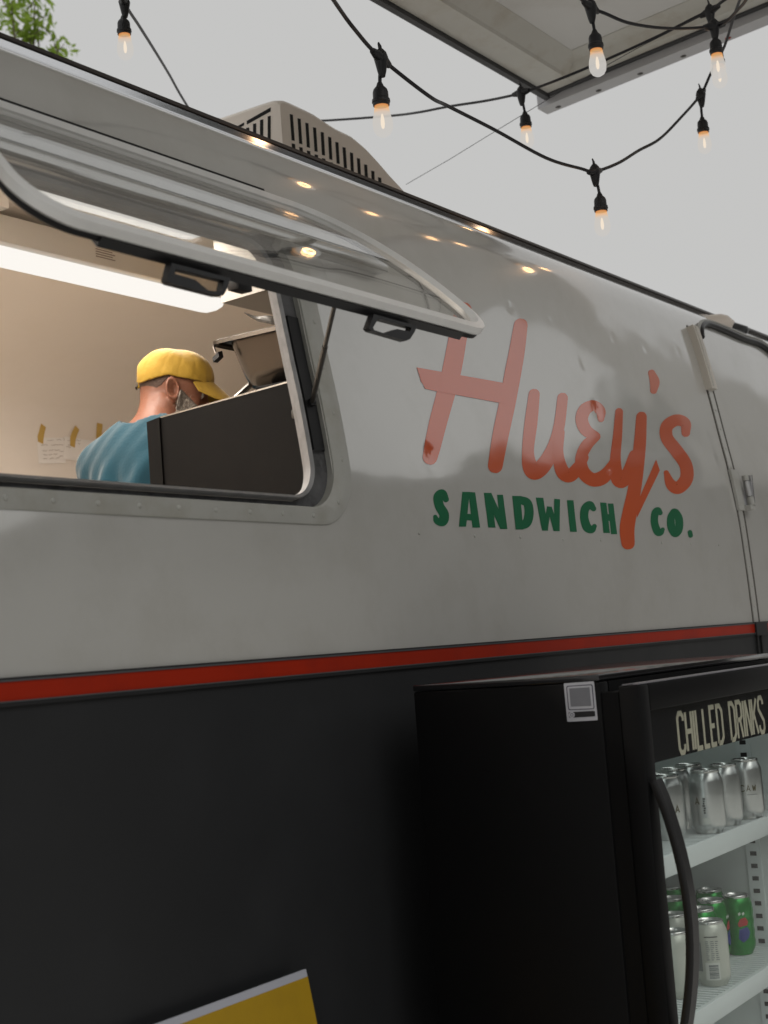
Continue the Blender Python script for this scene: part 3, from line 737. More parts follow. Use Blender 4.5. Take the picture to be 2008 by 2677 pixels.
# black seal along the free edge and sides underneath
lp = hloop(.010, .086); b = MB()
path = [hp(x, w, .0095) for x, w in lp]+[hp(*lp[0], .0095)]
b.tube(path, .0058, 8, cap=False); b.build('hatch_seal', M['black'], hatch)
# free edge drip bar (black underside seen along the lower edge)
b = MB(); b.hexa([hp(HX0+.13, HW-.022, .005), hp(HX1-.12, HW-.022, .005), hp(HX1-.12, HW-.001, .005), hp(HX0+.13, HW-.001, .005)],
                 [hp(HX0+.13, HW-.022, .019), hp(HX1-.12, HW-.022, .019), hp(HX1-.12, HW-.002, .019), hp(HX0+.13, HW-.002, .019)]); b.build('hatch_edge_bar', M['blackplastic'], hatch)
# hinge: dark line under a grey bar
MB().box((HX0+.03, 1.688, 2.531), (HX1-.14, 1.71, 2.545), .002).build('hatch_hinge', M['trimgrey'], hatch)
MB().box((HX0+.0, 1.69, 2.546), (HX1-.16, 1.712, 2.551)).build('hatch_hinge_gap', M['slotdark'], hatch, smooth=False)
# mirror strip added below the hinge to form the bright sky streak
MB().box((HX0+.0, 1.652, 2.441), (HX1+.20, 1.70, 2.464), .002).build('streak_reflector', M['polish'], trailer)
# latch loops on the free edge
z8 = lambda x, y: (700+x/2.765, 700+y/2.765)
def latch(outer, inner_, yb, par):
    F = [onY(*p, yb) for p in outer]; I = [onY(*p, yb) for p in inner_]
    # loop as prism ring: quads between outer and inner
    b = MB(); th = np.array([0, .012, 0]); n = len(outer)
    def near_i(k): return k
    for k in range(n):
        k2 = (k+1) % n
        b.hexa([F[k], F[k2], I[k2], I[k]], [F[k]+th, F[k2]+th, I[k2]+th, I[k]+th])
    return b.build('latch_loop', M['blackplastic'], par, smooth=False)
latch([z8(*p) for p in [(768, 335), (1080, 420), (1062, 465), (1030, 515), (1000, 528), (750, 455), (732, 435)]],
      [z8(*p) for p in [(800, 368), (1040, 432), (1030, 462), (935, 442), (840, 474), (770, 450), (762, 432)]], 1.292, hatch)
z5b = lambda x, y: (x/2.37, 400+y/2.37)
latch([z5b(*p) for p in [(1065, 680), (1430, 775), (1405, 850), (1385, 882), (1350, 882), (1060, 808), (1037, 790)]],
      [z5b(*p) for p in [(1088, 715), (1390, 790), (1380, 845), (1365, 862), (1290, 850), (1210, 785), (1085, 748)]], 1.292, hatch)
pc = onY(*z5b(1530, 830), 1.50)
MB().box((pc[0]-.022, 1.50, pc[2]-.006), (pc[0]+.016, 1.525, pc[2]+.03), .003).build('latch_catch', M['blackplastic'], hatch)
# gas strut on the right
s0 = onY(816, 1052, 1.632); s1 = onplane(881, 772, hp(2.0, .5, .03), hn)
def strut(s0, s1):
    m_ = s0*.45+s1*.55
    b = MB(); b.tube([s0, m_], .0056, 10); b.build('strut_body', M['trimdark'], hatch)
    b = MB(); b.tube([m_, s1], .0042, 8); b.build('strut_rod', M['trimdark'], hatch)
    b = MB(); b.lathe([(.0001, -.008), (.007, -.006), (.009, 0), (.007, .006), (.0001, .008)], 10, s0); b.build('strut_joint', M['blackplastic'], hatch)
strut(s0, s1)
#PART2
# ------------------------------------------------------------------ on the back wall: notes, tape, wire hoop
YZ = 2.43; YB = 2*2.86-(wy(YZ)+.055); YA = math.atan2(wy(YZ+.02)-wy(YZ-.02), .04)
YN = np.array([0, -math.cos(YA), -math.sin(YA)])
def bw(px, py, off): return onplane(px, py, np.array([0, YB, YZ])+YN*off, YN)
def wallquad(b, px, y, th=.0006):
    F = [bw(*p, y) for p in px]; b.prism(F, [p-YN*th for p in F])
zn = lambda x, y: (80+x/5.53, 1080+y/5.53)
def note(px, label, lines, tapes, y):
    c = bw(*zn(*px[0]), y)
    t = thing('paper_note', label, 'note', c, 'notes taped to the back wall of the kitchen')
    b = MB(); wallquad(b, [zn(*p) for p in px], y); b.build('sheet', M['paper'], t, smooth=False)
    b = MB()
    for (x0, y0, x1, y1) in lines:
        n = max(4, int(abs(x1-x0)/11)); pts = []
        for i in range(n+1): pts.append(bw(*zn(x0+(x1-x0)*i/n, y0+(y1-y0)*i/n+random.uniform(-9, 9)), y+.0012))
        b.tube(pts, .0007, 4)
    b.build('handwriting', M['ink'], t, kind='stuff')
    for tp in tapes:
        b = MB()
        G = [[bw(*zn(*p), y+.0022) for p in row] for row in tp]; b.grid(G); b.grid([[p-YN*.0012 for p in r] for r in G]); b.build('tape_strip', M['tape'], t)
note([(92, 355), (495, 355), (510, 722), (120, 730)], 'full handwritten paper note, leftmost of the two taped to the back wall',
     [(245, 400, 330, 395), (375, 390, 440, 385), (480, 365, 488, 400), (150, 462, 245, 462), (300, 465, 475, 455), (175, 545, 240, 540), (265, 540, 330, 535), (345, 535, 420, 530), (420, 552, 475, 548), (185, 602, 240, 598), (265, 605, 310, 600), (330, 600, 385, 595), (185, 660, 240, 655), (280, 655, 340, 650), (365, 655, 415, 650), (410, 630, 465, 622)],
     [[[(155, 152), (222, 205)], [(130, 250), (205, 270)], [(105, 330), (190, 350)], [(108, 410), (182, 445)]]], .004)
note([(490, 335), (900, 400), (890, 720), (480, 662)], 'tilted paper note half hidden behind the shoulder of the man',
     [(535, 390, 570, 393), (660, 388, 730, 395), (540, 462, 590, 466), (690, 440, 720, 455), (520, 490, 580, 494)],
     [[[(652, 180), (705, 240)], [(605, 270), (675, 310)], [(578, 340), (652, 380)], [(575, 470), (640, 500)]], [[(965, 138), (1042, 160)], [(960, 210), (1036, 228)], [(955, 280), (1030, 300)], [(950, 400), (1025, 420)]]], .008)
cc = bw(272, 1032, .004)
b = MB(); pts = []
for k in range(41):
    a = 2*PI*k/40; r = .077+.003*math.sin(3*a+.5)
    pts.append(cc+np.array([r*1.1*math.cos(a), -r*math.sin(a)*math.tan(YA), r*math.sin(a)]))
b.tube(pts, .0011, 6)
o = b.build('wire_hoop', M['interior']); tag(o, 'thin pale wire hoop lying flat on the kitchen back wall behind the cap', 'wire hoop')

# ------------------------------------------------------------------ griddle with its tall black side guard
PX_ = 2.45
gr = thing('griddle_stand', 'black steel griddle stand with tall side guard standing inside the window', 'griddle', (2.85, 1.98, .66))
tl = onX(388, 1102, PX_); trr = onX(775, 995, PX_)
zb = 1.55
MB().hexa([(PX_, tl[1]-.035, zb), (PX_, 1.70, zb), (PX_, 1.70, trr[2]+.007), (PX_, tl[1]-.035, tl[2]+.002)], [(PX_+.012, tl[1]-.035, zb), (PX_+.012, 1.70, zb), (PX_+.012, 1.70, trr[2]+.007), (PX_+.012, tl[1]-.035, tl[2]+.002)]).build('side_guard', M['blacksteel'], gr, smooth=False)
MB().hexa([(PX_-.0005, tl[1]-.036, tl[2]+.002), (PX_-.0005, 1.70, trr[2]+.007), (PX_-.0005, 1.70, trr[2]+.0105), (PX_-.0005, tl[1]-.036, tl[2]+.0055)], [(PX_+.014, tl[1]-.036, tl[2]+.002), (PX_+.014, 1.70, trr[2]+.007), (PX_+.014, 1.70, trr[2]+.0105), (PX_+.014, tl[1]-.036, tl[2]+.0055)]).build('guard_edge', M['steel'], gr, smooth=False)
MB().hexa([(PX_-.006, tl[1], zb), (PX_-.004, tl[1]-.036, zb), (PX_-.004, tl[1]-.036, tl[2]+.004), (PX_-.006, tl[1], tl[2]-.002)], [(PX_+.03, tl[1]+.002, zb), (PX_+.03, tl[1]-.036, zb), (PX_+.03, tl[1]-.036, tl[2]+.004), (PX_+.03, tl[1]+.002, tl[2]-.002)]).build('guard_flange', M['blacksteel'], gr, smooth=False)
kb = onX(782, 1078, PX_)
MB().box((PX_-.012, kb[1]-.03, kb[2]-.012), (PX_-.002, kb[1]+.012, kb[2]+.006), .002).build('latch', M['trimdark'], gr)
MB().box((PX_+.02, 1.72, 1.50), (3.35, tl[1]-.04, 1.58), .006).build('griddle_plate', M['steel'], gr)
MB().box((PX_+.02, 1.72, 1.30), (3.35, tl[1]-.06, 1.498), .006).build('burner_box', M['blacksteel'], gr)
for x in (PX_+.06, 3.29):
    for y in (1.76, tl[1]-.12): MB().box((x-.02, y-.02, .66), (x+.02, y+.02, 1.30)).build('leg', M['blacksteel'], gr)
# wall bracket shelf above the griddle and the deep pan on it
SHX = 2.63
b0 = onX(640, 1012, SHX)
sh = thing('steel_shelf', 'narrow steel shelf with slanting brackets inside the window above the griddle', 'shelf', (3.0, 1.9, b0[2]-.03))
MB().box((SHX-.0, 1.72, b0[2]-.022), (3.4, b0[1]-.03, b0[2]-.004), .003).build('board', M['blacksteel'], sh)
bA = onX(600, 1056, SHX-.01); bB = onX(655, 1006, SHX-.01)
MB().tube([bA, bB], .007, 6).build('bracket', M['steel'], sh); MB().tube([bA+np.array([.7, 0, 0]), bB+np.array([.7, 0, 0])], .007, 6).build('bracket', M['steel'], sh)
for xo in (0, .70):
    MB().box((SHX+.02+xo, 1.715, b0[2]-.30), (SHX+.04+xo, 1.735, b0[2]-.02)).build('bracket', M['steel'], sh)
PXX = 2.64
r0 = onX(557, 893, PXX); r1 = onX(752, 829, PXX)
y_l, zt = r0[1]-.02, r0[2]; zbm = b0[2]
def pan_loop(ins, z, r, rise=True):
    out = []
    x0, x1, y0, y1 = PXX+ins, PXX+.53-ins, 1.735+ins, y_l-ins
    for (cx, cy, a0) in ((x1-r, y1-r, 0), (x0+r, y1-r, 90), (x0+r, y0+r, 180), (x1-r, y0+r, 270)):
        for k in range(7):
            a = math.radians(a0+90*k/6); out.append((cx+r*math.cos(a), cy+r*math.sin(a), z))
    return out
pan = thing('steam_pan', 'deep stainless steel pan standing on the shelf above the black guard', 'pan', (PXX+.26, (y_l+1.735)/2, zbm))
Ls = [pan_loop(.11, zbm+.001, .03), pan_loop(.055, zbm, .05), pan_loop(.030, zbm+.012, .06), pan_loop(.020, zbm+.04, .06), pan_loop(.008, zt-.03, .055), pan_loop(.004, zt-.004, .05), pan_loop(-.012, zt, .03), pan_loop(-.02, zt-.004, .03), pan_loop(-.02, zt-.013, .03), pan_loop(-.017, zt-.012, .03), pan_loop(-.012, zt-.003, .03), pan_loop(.007, zt-.008, .05), pan_loop(.012, zt-.03, .055), pan_loop(.026, zbm+.04, .06), pan_loop(.06, zbm+.006, .05)]
b = MB(); n = len(Ls[0]); b.v = [p for l in Ls for p in l]
for i in range(len(Ls)-1):
    for k in range(n): b.f.append((i*n+k, i*n+(k+1) % n, (i+1)*n+(k+1) % n, (i+1)*n+k))
b.f.append(tuple(range(n))); b.f.append(tuple((len(Ls)-1)*n+k for k in range(n)))
b.build('pan_body', M['pansteel'], pan, angle=50)
cl = onX(572, 925, PXX)
ck = thing('binder_clip', 'small black clip gripping the rim of the deep steel pan', 'clip', cl)
MB().hexa([cl+np.array(q) for q in [(-.014, .007, -.020), (-.014, -.012, -.010), (-.014, -.009, .001), (-.014, .009, -.010)]], [cl+np.array(q) for q in [(.002, .007, -.020), (.002, -.012, -.010), (.002, -.009, .006), (.002, .009, -.010)]]).build('clip_body', M['blackplastic'], ck, smooth=False)
MB().tube([cl+np.array(q) for q in [(-.01, 0, .0), (-.012, .004, .016), (-.004, .002, .022)]], .003, 6).build('clip_wire', M['alum'], ck)
u0 = onX(640, 818, 2.78); u1 = onX(672, 833, 2.78); u2 = onX(716, 838, 2.78)
sp = thing('serving_spoon', 'dark metal spoon handle sticking up out of the deep steel pan', 'spoon', u2)
def leafbar(pts, ws_, th, name, m, par):
    b = MB(); P = smoothpath(pts, 5); W = np.interp(np.linspace(0, 1, len(P)), np.linspace(0, 1, len(ws_)), ws_)
    G = [[p+np.array([0, 0, w]), p+np.array([-th, 0, 0]), p-np.array([0, 0, w]), p+np.array([th, 0, 0]), p+np.array([0, 0, w])] for p, w in zip(P, W)]
    b.grid(G); return b.build(name, m, par)
leafbar([u0, u1, u2, u2+np.array([.05, -.06, -.03])], [.0015, .006, .011, .008], .003, 'handle', M['trimdark'], sp)
b = MB(); b.lathe([(.0001, -.018), (.02, -.014), (.032, 0), (.030, 0), (.018, -.011), (.0001, -.015)], 16, u2+np.array([.09, -.10, -.06])); b.build('bowl', M['trimdark'], sp)

# ------------------------------------------------------------------ the man, grown from distance fields into continuous surfaces
def nets(V, xs, ys, zs):
    s = V < 0
    nx, ny, nz = V.shape
    cs = [(i, j, k) for i in (0, 1) for j in (0, 1) for k in (0, 1)]
    sl = lambda A, c: A[c[0]:nx-1+c[0], c[1]:ny-1+c[1], c[2]:nz-1+c[2]]
    cnt = sum(sl(s, c).astype(np.int8) for c in cs)
    I, J, K = np.nonzero((cnt > 0) & (cnt < 8))
    acc = np.zeros((len(I), 3)); num = np.zeros(len(I))
    ax = [xs, ys, zs]
    for a in cs:
        for d in range(3):
            if a[d]: continue
            b2 = list(a); b2[d] = 1
            va = V[I+a[0], J+a[1], K+a[2]]; vb = V[I+b2[0], J+b2[1], K+b2[2]]
            m = (va < 0) != (vb < 0)
            t = np.where(m, va/np.where(m, va-vb, 1), 0)
            pa = np.stack([xs[I+a[0]], ys[J+a[1]], zs[K+a[2]]], 1); pb2 = np.stack([xs[I+b2[0]], ys[J+b2[1]], zs[K+b2[2]]], 1)
            acc += np.where(m[:, None], pa+(pb2-pa)*t[:, None], 0); num += m
    P = acc/num[:, None]
    idx = -np.ones((nx-1, ny-1, nz-1), int); idx[I, J, K] = np.arange(len(I))
    F = []
    def emit_(c, A, B, Cc, D):
        q = np.stack([A, B, Cc, D], 1); q = np.where(c[:, None], q, q[:, ::-1]); F.append(q)
    i, j, k = np.nonzero(s[:-1, 1:-1, 1:-1] != s[1:, 1:-1, 1:-1]); j += 1; k += 1
    emit_(s[i, j, k], idx[i, j-1, k-1], idx[i, j, k-1], idx[i, j, k], idx[i, j-1, k])
    i, j, k = np.nonzero(s[1:-1, :-1, 1:-1] != s[1:-1, 1:, 1:-1]); i += 1; k += 1
    emit_(s[i, j, k], idx[i-1, j, k-1], idx[i-1, j, k], idx[i, j, k], idx[i, j, k-1])
    i, j, k = np.nonzero(s[1:-1, 1:-1, :-1] != s[1:-1, 1:-1, 1:]); i += 1; j += 1
    emit_(s[i, j, k], idx[i-1, j-1, k], idx[i, j-1, k], idx[i, j, k], idx[i-1, j, k])
    return P, np.concatenate(F)
def smin(a, b, k): h = np.clip(.5+.5*(b-a)/k, 0, 1); return b+(a-b)*h-k*h*(1-h)
def smax(a, b, k): return -smin(-a, -b, k)
class FR:      # local frame
    def __init__(s, o, f, u):
        s.o = np.array(o, float); f = np.array(f, float); f /= np.linalg.norm(f); u = np.array(u, float); u = u-f*(u@f); u /= np.linalg.norm(u)
        s.R = np.array([f, np.cross(u, f), u])
    def w(s, p): return s.o+np.array(p)@s.R
    def l(s, P): return (P-s.o)@s.R.T
def ell(P, c, r):
    q = (P-np.array(c))/np.array(r); k = np.linalg.norm(q, axis=-1); return (k-1)*min(r)
def cap_(P, a, b, ra, rb):
    a = np.array(a, float); b = np.array(b, float); d = b-a; h = np.clip(((P-a)@d)/(d@d), 0, 1)
    return np.linalg.norm(P-a-h[..., None]*d, axis=-1)-(ra+(rb-ra)*h)
def gridof(ax): return np.stack(np.meshgrid(*ax, indexing='ij'), -1).astype(np.float32)
def mesh_from(f, ax, name, m, par, angle=180):
    P = gridof(ax); V = f(P); v, q = nets(V, *[np.array(a) for a in ax])
    b = MB(); b.v = [tuple(x) for x in v]; b.f = [tuple(x) for x in q]
    return b.build(name, m, par, angle=angle)
HEADC = onY(455, 1022, 2.86)
th = math.radians(-46); pit = math.radians(17)
hf = np.array([math.cos(th)*math.cos(pit), math.sin(th)*math.cos(pit), -math.sin(pit)])
HF = FR(HEADC, hf, (0, 0, 1))
tt = math.radians(2); lean = math.radians(24)
tf = np.array([math.cos(tt), math.sin(tt), 0])
tu = np.array([math.sin(lean)*tf[0], math.sin(lean)*tf[1], math.cos(lean)])
NB = onY(392, 1150, 2.86)                      # base of the neck
TF = FR(NB, tf, tu)                            # torso frame: x forward, y left, z up along spine
FZ = .66
hipc = TF.w((.0, 0, -.52)); UPF = FR(hipc, tf, (0, 0, 1))
shL = TF.w((-.01, .185, -.065)); shR = TF.w((.0, -.185, -.065))
elL = TF.w((.09, .255, -.35)); elR = shR+np.array([.06, -.04, -.29])
wrL = elL+np.array([.20, -.10, .02]); wrR = elR+np.array([.22, .05, .02])
def limb_hand(P, wr, d, up, side):
    d = np.array(d)/np.linalg.norm(d); H = FR(wr, d, up)
    q = H.l(P)
    v = ell(q, (.05, 0, 0), (.055, .042, .018))
    for i, (y, L) in enumerate(((.030, .07), (.010, .08), (-.010, .075), (-.029, .058))):
        a = np.array((.088, y, 0)); b = a+np.array((L*.5, y*.15, -.008)); c = b+np.array((L*.35, 0, -.03))
        v = smin(v, cap_(q, a, b, .0095, .0088), .008); v = smin(v, cap_(q, b, c, .0088, .0075), .004)
    a = np.array((.025, side*.034, -.004)); b = a+np.array((.035, side*.025, -.012)); c = b+np.array((.03, side*.002, -.012))
    v = smin(v, cap_(q, a, b, .012, .0105), .01); v = smin(v, cap_(q, b, c, .0105, .0085), .004)
    return v
def headsdf(P):
    q = HF.l(P)
    v = ell(q, (-.008, 0, .028), (.100, .076, .088))
    v = smin(v, ell(q, (.028, 0, -.045), (.064, .060, .075)), .03)
    v = smin(v, ell(q, (.062, 0, -.098), (.026, .028, .020)), .03)
    v = smin(v, cap_(q, (-.015, -.055, -.055), (.05, -.028, -.10), .022, .018), .02)
    v = smin(v, cap_(q, (-.015, .055, -.055), (.05, .028, -.10), .022, .018), .02)
    v = smin(v, cap_(q, (.086, 0, .008), (.108, 0, -.034), .009, .0125), .014)
    for s_ in (1, -1):
        v = smin(v, ell(q, (.100, s_*.010, -.038), (.009, .008, .007)), .006)
        v = smin(v, cap_(q, (.084, s_*.010, .018), (.072, s_*.045, .016), .008, .008), .014)
        v = smax(v, -ell(q, (.094, s_*.031, .000), (.014, .016, .011)), .012)
        v = smin(v, ell(q, (.074, s_*.031, -.001), (.0125, .0135, .011)), .003)
        v = smin(v, ell(q, (.058, s_*.045, -.038), (.022, .018, .018)), .02)
    v = smax(v, -ell(q, (.103, 0, -.069), (.012, .024, .003)), .006)
    v = smin(v, ell(q, (.089, 0, -.0625), (.009, .022, .006)), .006); v = smin(v, ell(q, (.086, 0, -.0765), (.009, .018, .006)), .006)
    # ears: bowl-shaped shells with rim and lobe
    for s_ in (1, -1):
        e = np.stack([q[..., 0]+.004+.25*(q[..., 2]+.012), s_*q[..., 1]-.079-.25*(-(q[..., 0]+.004)), q[..., 2]+.010], -1)
        o = ell(e, (0, 0, 0), (.021, .0085, .031))
        rim = np.abs(np.sqrt((e[..., 0]/.0172)**2+(e[..., 2]/.0265)**2)-1)*.017
        rim = np.sqrt(rim**2+(e[..., 1]-.0095)**2)-.0040
        o = smax(o, -ell(e, (.005, .0115, .000), (.0115, .0135, .017)), .003)
        o = smin(o, rim, .003); o = smin(o, ell(e, (.006, .001, -.028), (.009, .0055, .009)), .006)
        o = smin(o, ell(e, (.016, .003, -.004), (.006, .005, .008)), .004)
        v = smin(v, o, .005)
    return v
NK0 = HF.w((-.035, 0, -.04)); NK1 = TF.w((.012, 0, -.03))
def necksdf(P):
    v = cap_(P, NK0, NK1, .054, .062)
    # tendon running from behind the ear to the collar
    for s_ in (1, -1): v = smin(v, cap_(P, HF.w((-.03, s_*.055, -.05)), TF.w((.075, s_*.03, -.03)), .014, .012), .012)
    return v
def torsosdf(P, g=0):
    q = TF.l(P)
    v = ell(q, (.01, 0, -.17), (.105, .165, .21))
    v = smin(v, ell(q, (.01, 0, -.40), (.10, .150, .17)), .08)
    v = smin(v, ell(q, (-.045, 0, -.12), (.075, .15, .13)), .05)
    for s_ in (1, -1):
        v = smin(v, cap_(q, (-.008, s_*.045, -.015), (-.005, s_*.17, -.055), .046, .056), .05)
    return v-g
def armsdf(P):
    v = smin(cap_(P, shL, elL, .052, .040), cap_(P, elL, wrL, .040, .026), .02)
    return np.minimum(v, smin(cap_(P, shR, elR, .052, .040), cap_(P, elR, wrR, .040, .026), .02))
LG = []
for s_ in (1, -1):
    a = UPF.w((0, s_*.09, -.02)); k = UPF.w((.03, s_*.10, -.44)); k[2] = FZ+.50; a2 = UPF.w((-.01, s_*.11, 0)); a2[2] = FZ+.09; LG.append((a, k, a2))
def legsdf(P, g=0):
    v = ell(UPF.l(P), (0, 0, .0), (.115, .165, .13))
    for a, k, a2 in LG: v = smin(v, smin(cap_(P, a, k, .085, .058), cap_(P, k, a2, .056, .040), .03), .04)
    return v-g
def feetsdf(P, g=0):
    v = None
    for a, k, a2 in LG:
        c = a2+tf*.06; c[2] = FZ+.045; q = FR(c, tf, (0, 0, 1)).l(P)
        e = ell(q, (0, 0, 0), (.135, .045, .042)); v = e if v is None else np.minimum(v, e)
    return v-g
def bodysdf(P):
    v = smin(headsdf(P), necksdf(P), .025); v = smin(v, torsosdf(P), .05); v = smin(v, armsdf(P), .03)
    v = smin(v, legsdf(P), .06); v = smin(v, feetsdf(P), .02)
    v = smin(v, limb_hand(P, wrL, wrL-elL, (0, 0, 1), -1), .012); v = smin(v, limb_hand(P, wrR, wrR-elR, (0, 0, 1), 1), .012)
    return v
man = thing('person', 'bearded man in teal t-shirt and yellow cap bending over the griddle inside the window', 'person', (NB[0], NB[1], FZ))
def axis(lo, hi, fl, fh, fine, coarse):
    a = list(np.arange(lo, fl, coarse))+list(np.arange(fl, fh, fine))+list(np.arange(fh, hi, coarse)); return np.array(a)
hx_, hy_, hz_ = HEADC
ax = [axis(hx_-.50, hx_+.62, hx_-.14, hx_+.14, .0042, .011), axis(hy_-.50, hy_+.50, hy_-.14, hy_+.13, .0042, .011), axis(FZ-.01, hz_+.16, hz_-.16, hz_+.16, .0042, .013)]
body = mesh_from(bodysdf, ax, 'body', M['skin'], man)
# t-shirt with folds
def shirtsdf(P):
    q = TF.l(P)
    v = torsosdf(P, .016)
    # loose back that hangs straight down from the shoulder blades
    v = smin(v, ell(q, (-.035, .01, -.33), (.115, .165, .21)), .06)
    sl = cap_(P, shL, shL*.42+elL*.58, .066, .070); sr = cap_(P, shR, shR*.42+elR*.58, .066, .070)
    v = smin(v, np.minimum(sl, sr), .022)
    # folds
    a = q[..., 1]; z = q[..., 2]
    fade = np.clip((-z-.05)/.12, 0, 1)
    f = .0175*np.sin(a*50+2.2*np.sin(z*7+1)+.8)*np.clip(.6+.5*np.sin(a*15+2), .15, 1)+.0055*np.sin(a*96-z*8+2*np.sin(z*9))+.0045*np.sin(z*26+a*20+2*np.sin(a*12))*np.clip(np.sin(a*9+z*5+1), 0, 1)
    v = v+f*fade+.0012*np.sin(a*90+z*70)
    nk = cap_(P, NK0, NK1, .054, .064)-.006
    v = smax(v, -nk, .004)
    col = TF.l(P)
    v = np.maximum(v, -(cap_(P, TF.w((.0, 0, -.015)), TF.w((.03, 0, .2)), .070, .12)))
    v = np.maximum(v, -(z+.56))
    # open sleeves
    for s0_, e0 in ((shL, elL), (shR, elR)):
        d = (e0-s0_)/np.linalg.norm(e0-s0_); h = (P-s0_)@d
        near_ = cap_(P, s0_*.5+e0*.5, e0, .09, .09)
        v = np.where(near_ < 0, np.maximum(v, h-.165), v)
    return v
ax = [np.arange(hx_-.42, hx_+.30, .0075), np.arange(hy_-.36, hy_+.40, .0075), np.arange(NB[2]-.62, NB[2]+.12, .0075)]
mesh_from(shirtsdf, ax, 'tshirt', M['teal'], man)
# ribbed collar
b = MB(); pts = []
for k in range(49):
    a = 2*PI*k/48; r = .071
    pts.append(TF.w((.008+r*math.cos(a)*1.0, r*1.02*math.sin(a), -.018-.030*math.cos(a)+.004)))
b.tube(pts, .0065, 8, cap=False); b.build('collar', M['teal'], man)
ax = [np.arange(hx_-.42, hx_+.35, .015), np.arange(hy_-.36, hy_+.40, .015), np.arange(FZ+.05, NB[2]-.42, .015)]
mesh_from(lambda P: smax(legsdf(P, .012), P[..., 2]-(NB[2]-.50), .01), ax, 'trousers', M['trouser'], man)
ax = [np.arange(hx_-.45, hx_+.40, .012), np.arange(hy_-.36, hy_+.40, .012), np.arange(FZ-.004, FZ+.14, .008)]
mesh_from(lambda P: np.maximum(feetsdf(P, .008), -(P[..., 2]-FZ)), ax, 'shoes', M['black'], man)
# cap
cc_ = (-.008, 0, .034)
tilt = .10
def capsdf(P):
    q = HF.l(P)
    zz = q[..., 2]-.024-tilt*0*q[..., 0]
    v = ell(q, (-.010, 0, .024), (.113, .090, .098))
    v = smin(v, ell(q, (.035, 0, .055), (.066, .070, .064)), .03)
    ang = np.arctan2(q[..., 1], q[..., 0])
    v = v+.0009*np.cos(ang*6)**24
    w = np.clip((zz)/.03, 0, 1)*np.clip((.13-zz)/.05, 0, 1)
    v = v+w*(.0024*np.sin(q[..., 2]*75+q[..., 0]*22+1.5*np.sin(q[..., 0]*30+q[..., 1]*14))*np.clip(.3+np.sin(q[..., 0]*24+q[..., 2]*20+.6), 0, 1))
    inn = ell(q, (-.010, 0, .024), (.103, .080, .088))
    v = np.maximum(v, -smin(inn, ell(q, (.035, 0, .055), (.055, .059, .052)), .03))
    edge = q[..., 2]-(.022+.10*np.clip(-q[..., 0]-.02, -.2, .2)*-1*.25)
    # the back of the cap sits lower, with a strap opening
    cut = .026+.50*np.minimum(0, q[..., 0]+.025)+.10*np.maximum(0, q[..., 0])
    v = np.maximum(v, -(q[..., 2]-cut))
    op = np.sqrt((q[..., 1]/.034)**2+((q[..., 2]+.010)/.052)**2)-1
    v = np.where(q[..., 0] < -.06, np.maximum(v, -op*.03), v)
    return v
ax = [np.arange(hx_-.16, hx_+.16, .0037), np.arange(hy_-.16, hy_+.16, .0037), np.arange(hz_-.06, hz_+.16, .0037)]
capo = mesh_from(capsdf, ax, 'cap', M['cap'], man)
# brim: curved visor
G1 = []; G2 = []
for i in range(15):
    u = -1+2*i/14; a = u*1.12
    x0 = -.010+.1145*math.cos(a*.92); y0 = .0885*math.sin(a*.92)
    L = .100*math.cos(u*1.25)**.8 if abs(u) < 1 else .02
    L = max(L, .012)
    r1_, r2_ = [], []
    for j in range(9):
        t = j/8
        x = x0+L*t; y = y0*(1+.10*t); z = .046-.014*u*u*1.4-.046*t*L/.1+.008*(1-t)*(1-u*u)-.012*(abs(u)**2)*t
        r1_.append(HF.w((x, y, z))); r2_.append(HF.w((x, y, z-.0035)))
    G1.append(r1_); G2.append(r2_)
b = MB(); b.grid(G1); b.grid(G2); b.grid([[p[-1] for p in G1], [p[-1] for p in G2]]); b.grid([G1[0], G2[0]]); b.grid([G1[-1], G2[-1]])
b.build('brim', M['cap'], capo, angle=60)
pts = []
for i in range(21):
    u = (-1+2*i/20)*.72; a = u*1.2; pts.append(HF.w((-.010+.1165*math.cos(a*.92), .0915*math.sin(a*.92), .048-.020*u*u)))
MB().tube(pts, .0028, 6).build('braid', M['capdark'], capo)
MB().grid([[HF.w((-.010+(.1145+.001)*math.cos(a)*math.cos(e*.8)+.012*e, .0905*math.sin(a), .045+.055*e)) for a in np.linspace(-.28, .28, 7)] for e in np.linspace(0, 1, 6)]).build('patch', M['capdark'], capo)
b = MB(); pts = [HF.w((-.008-.1035*math.cos(a), .080*math.sin(a), -.012)) for a in np.linspace(-.36, .36, 9)]
b.grid([[p+HF.R[2]*.008 for p in pts], [p-HF.R[2]*.008 for p in pts]]); b.build('strap', M['capdark'], capo)
# cap seams, button and eyelets
def cappt(a, e, r=1.012):
    x, y, z = -.010+.113*math.cos(a)*math.cos(e)*r, .090*math.sin(a)*math.cos(e)*r, .024+.098*math.sin(e)*r
    if x > .03: x += .004
    return np.array([x, y, z])
def surfcap(a, e):      # march from outside to the cap surface
    d = cappt(a, e, 1.25); c = np.array([-.006, 0, .03]); lo, hi = 0., 1.
    for _ in range(22):
        m = (lo+hi)/2; p = HF.w(d+(c-d)*m)
        if capsdf(p[None, :].astype(float))[0] > 0: lo = m
        else: hi = m
    return HF.w(d+(c-d)*(lo-.006))
M['capseam'] = mat('cap_seam', (.24, .14, .014), rough=.8)
for a in (.0, 1.05, 2.05, -1.05, -2.05):
    b = MB(); b.tube([surfcap(a, e) for e in np.linspace(.30, 1.5, 12)], .0011, 5); b.build('cap_seam', M['capseam'], capo)
b = MB(); p = surfcap(0, 1.56); b.lathe([(.0001, -.002), (.007, -.001), (.0065, .003), (.0001, .0045)], 12, p); b.build('cap_button', M['cap'], capo)
